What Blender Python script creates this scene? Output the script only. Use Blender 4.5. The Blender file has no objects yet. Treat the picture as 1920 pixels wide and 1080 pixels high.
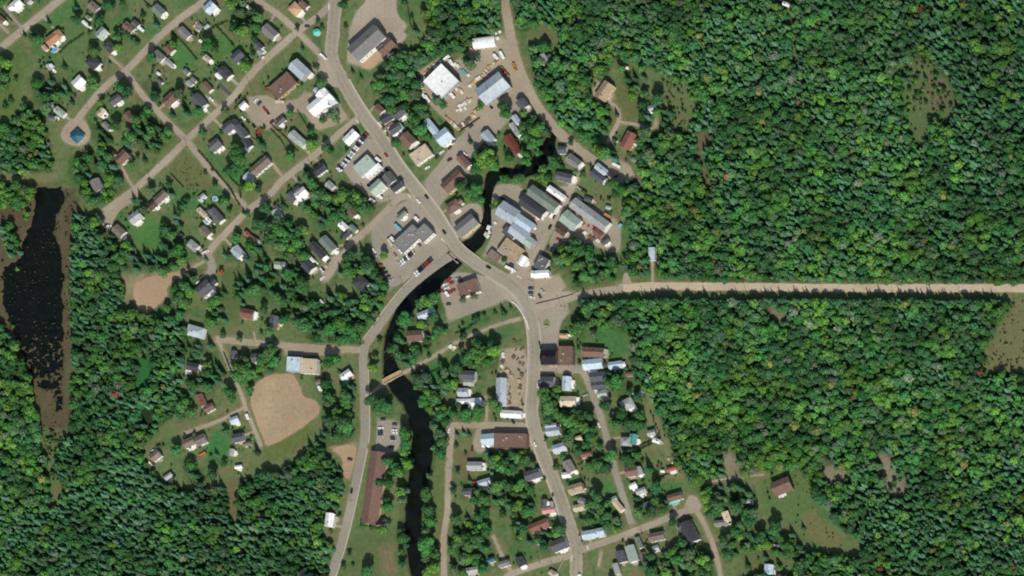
import bpy, bmesh, math, random
import numpy as np
from mathutils import Vector, Matrix
random.seed(7)
rng = np.random.default_rng(7)

# ------------------------------------------------------------------ camera, sky, sun, exposure
S = 0.45                                  # metres per photo pixel
LX, LY = 0.40, 0.21                       # how far the camera stands to the east / south, per metre of height
SUN_EL, SUN_AZ = 43.5, 162.0              # azimuth clockwise from north
SUN_STR, SKY_STR, EXPO = 4.2, 0.10, 0.10
K = 1.22                                  # picture brightness of a white level sheet, used to turn seen colours into albedo
def P(x, y, z=0.0): return Vector(((x-960)*S, (540-y)*S, z))
scene = bpy.context.scene
col = scene.collection
camd = bpy.data.cameras.new("camera"); cam = bpy.data.objects.new("camera", camd); col.objects.link(cam)
H = 5000.0
cam.location = (LX*H, -LY*H, H)
camd.sensor_width = 36; camd.lens = 36*H/(1920*S)
camd.shift_x = -LX*H/(1920*S); camd.shift_y = LY*H/(1920*S)
camd.clip_start = 100; camd.clip_end = 30000
scene.camera = cam
scene.render.resolution_x, scene.render.resolution_y = 1024, 576
world = bpy.data.worlds.new("World"); scene.world = world; world.use_nodes = True
wn = world.node_tree; bg = wn.nodes["Background"]
sky = wn.nodes.new("ShaderNodeTexSky"); sky.sky_type = 'NISHITA'; sky.sun_disc = False
sky.sun_elevation = math.radians(SUN_EL); sky.sun_rotation = math.radians(SUN_AZ)
wn.links.new(sky.outputs[0], bg.inputs[0]); bg.inputs[1].default_value = SKY_STR
sd = bpy.data.lights.new("sun", 'SUN'); sd.energy = SUN_STR; sd.angle = math.radians(0.5); sd.color = (1.0, 0.955, 0.88)
so = bpy.data.objects.new("sun", sd); col.objects.link(so)
e, a = math.radians(SUN_EL), math.radians(SUN_AZ)
d = Vector((math.sin(a)*math.cos(e), math.cos(a)*math.cos(e), math.sin(e)))
so.rotation_euler = d.to_track_quat('Z', 'Y').to_euler(); so.location = (0, 0, 300)
scene.view_settings.view_transform = 'Standard'; scene.view_settings.look = 'None'
scene.cycles.filter_width = 1.9
scene.view_settings.exposure = EXPO; scene.view_settings.gamma = 1

# ------------------------------------------------------------------ helpers
def lin(c):
    c = np.asarray(c, float)/255.0
    return np.where(c <= 0.04045, c/12.92, ((c+0.055)/1.055)**2.4)
def alb(c, k=K):
    return np.clip(lin(c)/k, 0.004, 0.82)
MATS = {}
def mat(name, rgb, rough=0.85, var=0.12, scale=0.35, spec=0.2, stripes=None, metallic=0.0, raw=False, patch=0.0):
    if name in MATS: return MATS[name]
    m = bpy.data.materials.new(name); m.use_nodes = True; n = m.node_tree.nodes; l = m.node_tree.links
    b = n["Principled BSDF"]; b.inputs["Roughness"].default_value = rough
    b.inputs["Specular IOR Level"].default_value = spec; b.inputs["Metallic"].default_value = metallic
    c = rgb if raw else alb(rgb)
    tc = n.new("ShaderNodeTexCoord"); geo = n.new("ShaderNodeNewGeometry")
    no = n.new("ShaderNodeTexNoise"); no.inputs["Scale"].default_value = scale; no.inputs["Detail"].default_value = 6
    no.inputs["Roughness"].default_value = 0.65
    l.new(geo.outputs["Position"], no.inputs["Vector"])
    mr = n.new("ShaderNodeMapRange"); mr.inputs[1].default_value = 0.3; mr.inputs[2].default_value = 0.7
    mr.inputs[3].default_value = 1-var; mr.inputs[4].default_value = 1+var
    l.new(no.outputs["Fac"], mr.inputs[0]); last = mr.outputs[0]
    if patch:
        n2 = n.new("ShaderNodeTexNoise"); n2.inputs["Scale"].default_value = 0.035; n2.inputs["Detail"].default_value = 3
        l.new(geo.outputs["Position"], n2.inputs["Vector"])
        m2 = n.new("ShaderNodeMapRange"); m2.inputs[1].default_value = 0.3; m2.inputs[2].default_value = 0.7
        m2.inputs[3].default_value = 1-patch; m2.inputs[4].default_value = 1+patch
        l.new(n2.outputs["Fac"], m2.inputs[0])
        mm = n.new("ShaderNodeMath"); mm.operation = 'MULTIPLY'; l.new(last, mm.inputs[0]); l.new(m2.outputs[0], mm.inputs[1]); last = mm.outputs[0]
    if stripes:
        wv = n.new("ShaderNodeTexWave"); wv.inputs["Scale"].default_value = stripes; wv.inputs["Distortion"].default_value = 0.4
        wv.bands_direction = 'X'
        l.new(tc.outputs["Object"], wv.inputs["Vector"])
        m3 = n.new("ShaderNodeMapRange"); m3.inputs[3].default_value = 0.86; m3.inputs[4].default_value = 1.04
        l.new(wv.outputs["Fac"], m3.inputs[0])
        mm = n.new("ShaderNodeMath"); mm.operation = 'MULTIPLY'; l.new(last, mm.inputs[0]); l.new(m3.outputs[0], mm.inputs[1]); last = mm.outputs[0]
    vm = n.new("ShaderNodeVectorMath"); vm.operation = 'SCALE'; vm.inputs[0].default_value = tuple(float(v) for v in c)
    l.new(last, vm.inputs["Scale"]); l.new(vm.outputs[0], b.inputs["Base Color"])
    MATS[name] = m
    return m
def mesh_obj(name, bm, m, parent=None):
    me = bpy.data.meshes.new(name); bm.to_mesh(me); bm.free()
    if m is not None:
        for mm in (m if isinstance(m, (list, tuple)) else [m]): me.materials.append(mm)
    o = bpy.data.objects.new(name, me); col.objects.link(o)
    if parent: o.parent = parent
    return o
def structure(o, label=None):
    o["kind"] = "structure"
    if label: o["label"] = label; o["category"] = o.name.split('.')[0].replace('_', ' ')
    return o
THINGS = []          # (object, look, category, photo x, photo y) waiting for a label
def thing(name, x, y, rz, look, cat, group=None, label=None, z=0.0):
    o = bpy.data.objects.new(name, None); col.objects.link(o); o.empty_display_size = 1
    o.location = P(x, y, z); o.rotation_euler = (0, 0, rz)
    reg(o, x, y, look, cat, group, label); return o
def reg(o, x, y, look, cat, group=None, label=None):
    o["category"] = cat
    if group: o["group"] = group
    if label: o["label"] = label
    THINGS.append((o, look, x, y))
def box(bm, cx, cy, cz, sx, sy, sz, rz=0.0, taper=1.0, mi=0):
    c, s = math.cos(rz), math.sin(rz); vs = []
    for k in (-1, 1):
        t = taper if k == 1 else 1.0
        for (i, j) in ((-1, -1), (1, -1), (1, 1), (-1, 1)):
            px, py = i*sx/2*t, j*sy/2*t
            vs.append(bm.verts.new((cx+px*c-py*s, cy+px*s+py*c, cz+k*sz/2)))
    for f in ((3, 2, 1, 0), (4, 5, 6, 7), (0, 1, 5, 4), (1, 2, 6, 5), (2, 3, 7, 6), (3, 0, 4, 7)):
        fc = bm.faces.new([vs[q] for q in f]); fc.material_index = mi
    return vs
def cyl(bm, p0, p1, r0, r1, seg=8, cap=True):
    p0, p1 = Vector(p0), Vector(p1); ax = (p1-p0).normalized()
    u = ax.orthogonal().normalized(); v = ax.cross(u); a, b = [], []
    for i in range(seg):
        t = 2*math.pi*i/seg; dd = u*math.cos(t)+v*math.sin(t)
        a.append(bm.verts.new(p0+dd*r0)); b.append(bm.verts.new(p1+dd*r1))
    for i in range(seg):
        j = (i+1) % seg; bm.faces.new((a[i], a[j], b[j], b[i]))
    if cap: bm.faces.new(a[::-1]); bm.faces.new(b)

# value noise on arrays
_lat = rng.random((256, 256))
def vnoise(x, y):
    xi = np.floor(x).astype(int); yi = np.floor(y).astype(int); fx = x-xi; fy = y-yi
    fx = fx*fx*(3-2*fx); fy = fy*fy*(3-2*fy)
    def L(i, j): return _lat[(yi+j) & 255, (xi+i) & 255]
    return (L(0, 0)*(1-fx)+L(1, 0)*fx)*(1-fy)+(L(0, 1)*(1-fx)+L(1, 1)*fx)*fy
def fbm(x, y, o=4):
    s = 0; a = 1; t = 0
    for k in range(o): s = s+a*vnoise(x*2**k+17*k, y*2**k+31*k); t += a; a *= 0.55
    return s/t
def seg_dist(X, Y, pts, closed=False):
    D = np.full(X.shape, 1e9); W = np.zeros(X.shape)
    n = len(pts)
    for i in range(n if closed else n-1):
        x0, y0 = pts[i][:2]; x1, y1 = pts[(i+1) % n][:2]
        dx, dy = x1-x0, y1-y0
        t = np.clip(((X-x0)*dx+(Y-y0)*dy)/(dx*dx+dy*dy+1e-9), 0, 1)
        dd = np.hypot(X-x0-t*dx, Y-y0-t*dy)
        m = dd < D; D = np.where(m, dd, D)
        if len(pts[0]) > 2: W = np.where(m, pts[i][2]*(1-t)+pts[(i+1) % n][2]*t, W)
    return D, W
def pip(X, Y, poly):
    ins = np.zeros(X.shape, bool); n = len(poly)
    for i in range(n):
        x0, y0 = poly[i]; x1, y1 = poly[(i+1) % n]
        c = ((y0 > Y) != (y1 > Y)) & (X < (x1-x0)*(Y-y0)/((y1-y0)+1e-12)+x0)
        ins ^= c
    return ins
def pl(s):
    v = [float(t) for t in s.replace(',', ' ').split()]
    return list(zip(v[0::2], v[1::2]))
def smooth_line(pts, step=6.0):
    P0 = [np.array(p, float) for p in pts]; P0 = [2*P0[0]-P0[1]]+P0+[2*P0[-1]-P0[-2]]; out = []
    for i in range(1, len(P0)-2):
        n = max(2, int(np.linalg.norm((P0[i+1]-P0[i])[:2])/step))
        for k in range(n):
            t = k/n; p0, p1, p2, p3 = P0[i-1:i+3]
            out.append(0.5*((2*p1)+(-p0+p2)*t+(2*p0-5*p1+4*p2-p3)*t*t+(-p0+3*p1-3*p2+p3)*t**3))
    out.append(P0[-2]); return out

# ------------------------------------------------------------------ layout: water, roads, lots
RIVER = [(1040,236,4),(1034,250,12),(1028,272,22),(1018,292,27),(1000,312,25),(975,325,15),(945,322,15),(922,330,20),(913,360,15),(914,395,14),(908,430,17),
 (892,452,24),(870,470,27),(842,492,31),(815,520,36),(790,545,31),(765,568,26),(745,595,18),(728,630,12),(727,665,17),(732,695,27),
 (748,722,36),(770,745,36),(783,775,36),(792,810,37),(790,850,38),(783,900,34),(775,950,29),(772,1000,27),(778,1040,27),(785,1085,27),(792,1200,27)]
POND = pl("62,352 118,350 124,372 108,400 102,440 117,480 121,520 116,560 121,620 122,680 117,740 120,772 104,776 96,732 64,722 44,682 28,640 12,600 2,560 4,500 38,482 50,430 64,390")
# name, photo points, width px, surface kind
ROADS = [
 ("highway", pl("629,-60 629,0 625,60 622,100 632,130 652,170 680,215 715,262 745,310 780,355 815,400 840,440 862,470 890,492 925,512 955,531 978,553 991,580 1000,615 1003,660 1001,720 998,770 1003,805 1018,850 1035,890 1050,930 1063,970 1075,1005 1080,1030 1080,1160"), 19, "asphalt"),
 ("street", pl("-60,135 -10,98 50,50 118,-5 160,-40"), 13, "street"),
 ("street", pl("430,-40 385,0 340,33 300,68 270,98 242,127 200,160 170,193 150,218 140,232"), 12, "street"),
 ("street", pl("626,0 605,24 560,58 520,92 472,138 437,182 387,228 350,263 320,293 283,328 250,357 220,378 196,396"), 12, "street"),
 ("street", pl("470,-20 487,3 526,30 556,58 587,88 608,112 626,135"), 11, "street"),
 ("street", pl("236,134 267,177 308,222 350,263 392,316 428,353 464,391"), 11, "street"),
 ("street", pl("676,218 637,250 587,293 530,338 507,364 467,393 437,423 403,458 388,480"), 12, "street"),
 ("street", pl("795,380 757,368 723,397 690,430 660,455"), 12, "street"),
 ("river_road", pl("866,470 835,487 800,512 765,542 735,577 705,620 683,656 682,720 684,780 682,830 668,900 655,960 640,1020 615,1100 600,1160"), 15, "asphalt"),
 ("street", pl("405,636 480,643 560,650 620,654 683,656"), 12, "dirt"),
 ("gravel_road", pl("940,-60 946,0 953,40 963,90 975,130 988,160 1006,195 1032,230 1062,262 1095,288 1120,305 1152,322"), 17, "dirt"),
 ("mill_street", pl("960,528 985,506 1006,478 1022,445 1042,405 1062,372 1078,338 1086,312"), 14, "street"),
 ("side_road", pl("996,580 1040,568 1075,557 1120,547 1168,541"), 13, "street"),
 ("gravel_road", pl("1162,541 1230,537 1400,538 1600,540 1920,540 2020,540"), 15, "gravel"),
 ("lane", pl("1066,684 1090,694 1104,720 1116,752 1128,785 1140,830 1150,870 1165,920 1184,982"), 11.5, "asphalt"),
 ("street", pl("940,1090 965,1074 1027,1053 1072,1041 1095,1029 1143,1013 1210,988 1260,968 1303,951"), 12, "street"),
 ("lane", pl("1296,935 1303,951 1322,985 1340,1030 1352,1085 1360,1150"), 9, "street"),
 ("lane", pl("925,1004 936,1030 952,1062 962,1076"), 6, "dirt"),
 ("bank_road", pl("850,797 845,830 842,870 840,920 839,960 832,1010 833,1085 833,1160"), 11, "street"),
 ("yard_road", pl("846,798 900,797 960,798 1000,800"), 12, "dirt"),
 ("trail", pl("976,597 940,607 900,622 860,640 820,664 770,692 740,708 716,722 696,738"), 6.5, "dirt"),
 ("lane", pl("410,640 425,675 440,710 454,742 462,768 475,800 490,838"), 7, "street"),
 ("driveway", pl("460,762 420,785 380,800 345,812"), 6, "dirt"),
 ("driveway", pl("1133,186 1152,198 1161,214 1158,232 1146,255 1140,266"), 7, "street"),
 ("driveway", pl("1158,228 1190,233 1225,240 1229,222"), 4.5, "dirt"),
 ("driveway", pl("1223,482 1224,532"), 4.5, "dirt"),
 ("driveway", pl("390,478 398,500 392,520"), 15, "asphalt"),
 ("driveway", pl("660,455 640,480 618,512 606,524"), 9, "street"),
 ("driveway", pl("476,622 480,642"), 4, "dirt"),
 ("driveway", pl("910,742 913,765 912,792"), 5, "dirt"),
 ("driveway", pl("1322,905 1360,898 1400,893 1432,890"), 4, "dirt"),
 ("driveway", pl("228,312 240,335 252,354"), 5, "dirt"),
 ("driveway", pl("505,298 520,318 534,336"), 5, "dirt"),
 ("driveway", pl("1128,1034 1122,1062"), 5, "dirt"),
 ("driveway", pl("205,105 222,120 236,134"), 4, "dirt"),
 ("driveway", pl("388,486 365,500 345,510 325,522"), 4, "dirt"),
 ("driveway", pl("0,0 20,28 43,54"), 5, "asphalt"),
 ("driveway", pl("409,158 420,166 432,178"), 7, "tarmac"),
 ("driveway", pl("0,45 16,62"), 5, "dirt"),
 ("driveway", pl("1230,240 1232,228"), 4, "dirt"),
 ("driveway", pl("385,180 398,190 408,200"), 5, "street"),
]
LOTS = [  # polygon, kind, z rank
 (pl("655,60 668,20 690,0 690,-40 750,-40 742,0 745,30 765,48 755,60 765,66 748,85 730,92 700,110 690,125 650,118 652,92"), "street"),
 (pl("118,240 132,225 158,222 170,245 168,265 150,275 125,270 112,255"), "dirt"),
 (pl("468,182 500,178 518,190 560,188 572,170 640,200 655,225 600,245 585,235 575,215 560,208 530,212 512,238 495,243 472,228 462,205"), "dirt"),
 (pl("600,110 625,110 640,150 640,165 610,160 600,140 585,128"), "street"),
 (pl("632,305 690,250 720,285 752,330 765,350 740,375 700,380 665,345"), "lot"),
 (pl("790,345 830,300 848,268 880,240 930,200 975,180 990,165 1000,180 965,215 930,250 905,268 880,290 882,320 860,348 835,372 818,395"), "lot"),
 (pl("782,135 830,105 850,118 880,95 950,60 975,130 990,170 960,195 930,230 880,245 860,240 830,220 800,190 788,165"), "dirt"),
 (pl("840,400 890,378 905,390 905,420 870,455 850,430"), "lot"),
 (pl("695,430 725,398 770,370 790,385 830,440 845,470 820,490 770,520 730,545 720,500 700,470"), "lot"),
 (pl("925,345 975,345 985,370 1065,345 1075,360 1040,410 1010,470 985,510 950,500 905,480 925,440 920,400"), "lot"),
 (pl("1045,415 1075,385 1105,385 1150,405 1165,430 1162,475 1135,470 1105,455 1055,450 1040,470 1028,460"), "lot"),
 (pl("825,535 850,510 885,512 930,525 955,545 945,565 890,585 840,605 835,575 828,560"), "lot"),
 (pl("1000,520 1050,515 1062,540 1040,552 1003,560"), "dirt"),
 (pl("1005,580 1062,560 1068,585 1050,605 1045,645 1048,655 1014,660 1012,610"), "lot"),
 (pl("940,655 985,650 990,700 988,780 945,785 948,740 935,700"), "dirt"),
 (pl("1012,684 1070,683 1092,700 1070,700 1012,700"), "lot"),
 (pl("530,645 620,648 655,655 640,665 535,667"), "dirt"),
 (pl("252,534 275,520 312,514 345,506 330,522 312,538 314,556 300,568 284,584 262,586 250,560"), "sand"),
 (pl("470,742 476,722 500,704 548,699 562,724 568,745 592,750 600,764 597,778 560,806 520,830 499,837 494,822 482,795 470,758"), "sand"),
 (pl("708,785 740,788 755,800 748,840 735,850 702,850 706,830"), "lot"),
 (pl("618,840 670,830 665,870 655,900 640,890 645,860"), "sand"),
 (pl("188,400 240,365 250,355 262,358 255,375 225,392 212,415 205,430 192,425"), "dirt"),
 (pl("1106,295 1165,300 1185,315 1190,335 1170,345 1130,330"), "dirt"),
 (pl("1163,545 1168,525 1170,512 1178,512 1182,528 1195,540"), "dirt"),
 (pl("898,800 1000,803 1003,842 935,843 915,842 898,850 886,838 890,815"), "dirt"),
 (pl("1116,150 1150,165 1152,185 1130,192 1108,182"), "dirt"),
 (pl("1290,928 1306,930 1318,950 1306,962 1280,962"), "street"),
 (pl("688,105 714,93 720,108 705,122 692,132 675,125"), "sand"),
 (pl("935,518 1000,500 1008,548 1075,545 1078,562 1015,580 1005,605 988,600 968,572 945,560 925,540"), "street"),
 (pl("600,500 640,470 635,500 615,530 605,525"), "lot"),
]
# ------------------------------------------------------------------ ground sheet
PAINT = [  # polygon, seen colour, edge softness px, edge waviness px
 (pl("218,548 230,522 262,512 330,505 385,482 388,490 340,520 300,540 240,565 226,562"), (146,134,106), 10, 8),
 (pl("0,370 70,345 140,355 146,400 140,470 133,560 136,640 133,720 136,770 124,806 95,812 68,794 62,760 50,700 20,640 -20,600 -60,560 -60,420"), (92,80,62), 9, 10),
 (pl("88,800 108,800 125,860 140,905 120,960 112,930 85,890 60,850"), (100,108,70), 8, 8),
 (pl("0,325 60,330 110,325 125,335 100,345 40,340 0,345"), (120,118,82), 6, 5),
 (pl("-60,200 30,60 40,110 45,160 25,230 -60,260"), (92,112,62), 14, 10),
 (pl("1688,105 1740,108 1772,138 1803,190 1792,215 1738,240 1733,280 1712,270 1690,210"), (98,114,74), 12, 8),
 (pl("1686,160 1702,165 1712,265 1690,215"), (78,120,50), 6, 5),
 (pl("1730,140 1768,150 1790,190 1760,205 1740,195"), (106,102,76), 12, 8),
 (pl("1420,895 1515,885 1530,930 1565,1000 1600,1025 1590,1050 1545,1030 1500,1010 1485,980 1430,965"), (82,112,62), 8, 8),
 (pl("1520,950 1550,980 1590,1025 1575,1040 1520,1020 1500,985"), (112,112,74), 8, 8),
 (pl("1840,690 1860,630 1900,560 2000,545 2000,690 1900,700"), (112,112,78), 10, 8),
 (pl("1535,880 1560,868 1592,885 1588,905 1570,915 1545,905"), (144,138,116), 11, 7),
 (pl("1645,855 1665,845 1680,880 1705,910 1695,935 1665,930 1650,900"), (140,130,108), 11, 7),
 (pl("1348,850 1372,835 1390,870 1388,895 1360,900"), (138,130,108), 11, 7),
 (pl("1435,575 1460,570 1475,590 1470,612 1450,605"), (132,122,98), 9, 6),
 (pl("1305,235 1325,230 1335,260 1325,290 1345,345 1325,370 1300,290"), (112,104,76), 7, 6),
 (pl("1240,150 1290,160 1300,200 1290,240 1250,240 1235,190"), (104,112,76), 10, 8),
 (pl("1110,150 1180,160 1225,200 1230,235 1200,260 1160,235 1135,190"), (100,106,68), 8, 6),
 (pl("1150,245 1175,232 1200,240 1195,255 1165,262 1150,270"), (72,104,62), 4, 3),
 (pl("1000,45 1045,40 1050,70 1030,80 995,70"), (108,108,76), 10, 6),
 (pl("1108,612 1170,618 1183,660 1150,672 1130,665 1108,650"), (52,112,58), 6, 4),
 (pl("1210,735 1225,745 1250,820 1290,900 1290,930 1275,925 1245,850 1215,790"), (122,122,88), 5, 4),
 (pl("1465,-40 1480,-40 1482,20 1494,80 1500,120 1510,200 1498,200 1486,120 1470,40"), (120,104,76), 5, 4),
 (pl("1440,-10 1480,-10 1486,22 1450,18"), (100,100,66), 6, 4),
 (pl("1200,310 1208,360 1204,460 1194,400 1194,330"), (128,118,98), 6, 5),
 (pl("315,310 345,285 370,300 398,345 390,360 360,375 320,350"), (104,108,68), 5, 4),
 (pl("215,90 260,100 255,60 190,10 120,5 90,60 140,110 160,90"), (80,112,62), 8, 8),
 (pl("90,20 120,0 150,0 140,25 105,50 92,60"), (66,118,58), 5, 4),
 (pl("250,40 300,55 305,62 280,72 255,60"), (62,112,58), 5, 4),
 (pl("380,70 410,60 460,90 450,110 395,95"), (70,118,58), 6, 4),
 (pl("320,65 372,112 350,130 322,125"), (58,118,60), 5, 3),
 (pl("390,280 420,290 430,340 460,375 440,370 400,320 372,280"), (58,112,56), 5, 4),
 (pl("430,310 460,300 470,330 445,345 425,335"), (50,120,58), 5, 4),
 (pl("235,415 270,400 300,420 300,470 275,465 250,440"), (68,122,56), 5, 4),
 (pl("320,345 380,360 400,380 380,400 340,400 320,380"), (62,114,60), 8, 5),
 (pl("250,670 285,660 288,710 275,740 250,745"), (46,116,60), 6, 4),
 (pl("415,500 450,505 445,600 425,600"), (88,104,62), 5, 4),
 (pl("470,500 490,505 485,560 470,565"), (66,112,56), 5, 4),
 (pl("395,810 425,795 430,850 400,860 385,850"), (48,118,60), 6, 4),
 (pl("800,640 830,680 820,720 805,700 800,670"), (56,112,58), 6, 4),
 (pl("800,690 840,670 850,700 830,745 800,740"), (52,112,58), 6, 4),
 (pl("890,620 960,605 970,625 930,650 900,640"), (62,108,58), 6, 5),
 (pl("855,645 895,642 885,665 862,665"), (150,118,96), 4, 3),
 (pl("640,1000 760,980 765,1080 760,1140 620,1140"), (92,108,68), 10, 8),
 (pl("710,1030 740,1020 745,1080 720,1085"), (122,112,84), 8, 6),
 (pl("820,860 838,850 835,1000 825,1080 815,1080 815,930"), (98,112,66), 5, 4),
 (pl("850,850 895,840 890,890 860,900"), (112,104,74), 6, 5),
 (pl("1120,905 1150,900 1158,925 1140,935"), (54,120,58), 5, 4),
 (pl("1220,905 1285,900 1290,925 1230,935"), (62,116,58), 5, 4),
 (pl("1385,1030 1440,1020 1480,1060 1440,1080 1390,1075"), (96,106,66), 8, 5),
 (pl("480,815 560,800 590,800 600,790 560,840 500,870"), (98,112,62), 5, 5),
 (pl("425,900 440,895 445,940 440,990 432,985"), (112,100,72), 5, 4),
 (pl("575,35 590,30 600,40 605,75 598,86 580,82 572,65"), (84,108,66), 3, 2),
 (pl("770,375 800,400 818,440 790,410 755,425 745,415 745,395"), (98,108,70), 3, 2),
 (pl("1000,470 1030,470 1030,490 1010,480"), (110,108,84), 4, 4),
]
FOREST = [ # name, label, polygon, spacing px, conifer share
 ("forest", "broad mixed forest filling the north-east above the straight gravel road",
  pl("958,-90 2050,-90 2050,531 1345,529 1240,520 1230,500 1208,515 1185,515 1170,500 1185,470 1180,430 1175,400 1165,345 1200,330 1195,300 1200,270 1240,255 1290,245 1305,200 1290,160 1240,140 1210,118 1150,108 1135,140 1090,120 1045,100 1050,60 1010,40 975,60 962,20"), 11.5, .45),
 ("forest", "broad mixed forest filling the south-east below the straight gravel road",
  pl("1075,585 1110,567 1240,565 1400,566 1880,567 1895,576 1862,620 1840,665 1836,700 1920,700 2050,700 2050,1200 1380,1200 1385,1080 1490,1080 1490,1030 1545,1040 1610,1050 1620,1020 1570,985 1540,930 1500,880 1440,880 1330,900 1300,905 1270,870 1250,810 1215,735 1195,700 1190,665 1180,620 1110,612 1092,600"), 11.5, .35),
 ("forest", "dark spruce and broadleaf forest filling the south-west corner",
  pl("130,470 150,400 190,440 210,500 235,545 218,580 290,595 340,598 348,640 335,700 342,760 300,800 272,828 262,850 300,905 360,920 420,915 432,985 445,985 450,900 520,885 600,838 640,885 640,925 612,955 600,1000 622,1020 612,1070 590,1160 -90,1160 -90,900 30,930 90,960 112,945 116,900 104,860 128,820 138,780 136,640 134,540"), 11.5, .6),
 ("forest", "green wood on the west edge below the dark pond",
  pl("-90,600 5,605 30,650 55,710 62,760 72,812 88,870 90,960 30,930 -90,900"), 11.5, .3),
 ("wood", "dense wooded block between the grey arena and the arched storage building",
  pl("812,-60 935,-60 938,40 930,62 888,72 868,95 820,105 780,130 762,150 735,150 720,125 742,100 780,90 808,62 795,35"), 11.5, .35),
 ("wood", "wooded patch between the gravel road bend and the tan-roofed house",
  pl("990,90 1045,100 1090,120 1112,150 1105,185 1130,192 1142,210 1138,245 1110,262 1060,240 1030,205 1008,165 1000,130"), 12, .25),
 ("wood", "conifer wood west of the teal pavilion",
  pl("-90,260 20,235 45,195 80,220 92,270 95,318 40,325 -90,330"), 13.5, .2),
 ("wood", "bushy wood at the north-west tip of the dark pond",
  pl("-90,350 40,348 62,358 50,385 10,392 -90,400"), 11, .3),
 ("wood", "narrow conifer strip on the marsh island beside the dark pond",
  pl("6,425 26,422 34,450 36,475 18,478 4,450"), 10, .8),
]
GAPS = [pl("254,672 284,664 287,712 272,744 254,740"), pl("260,764 297,767 294,798 268,804"), pl("345,690 372,680 372,705 350,712"), pl("1690,105 1740,108 1772,138 1803,190 1792,215 1738,240 1733,280 1712,270 1690,210"),
 pl("1535,880 1560,868 1592,885 1588,905 1570,915 1545,905"), pl("1645,855 1665,845 1680,880 1705,910 1695,935 1665,930 1650,900"),
 pl("1348,850 1372,835 1390,870 1388,895 1360,900"), pl("1435,575 1460,570 1475,590 1470,612 1450,605"),
 pl("1308,238 1322,232 1332,262 1322,290 1340,345 1325,362 1304,290"), pl("1468,-40 1480,-40 1484,20 1492,80 1498,120 1506,190 1500,195 1488,120 1474,40"),
 pl("425,900 440,895 445,940 440,990 432,985"), pl("1200,310 1206,360 1203,450 1196,400 1196,330"), pl("1075,30 1100,35 1100,52 1078,52"),
 pl("1455,0 1486,0 1486,22 1460,18")]
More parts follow.
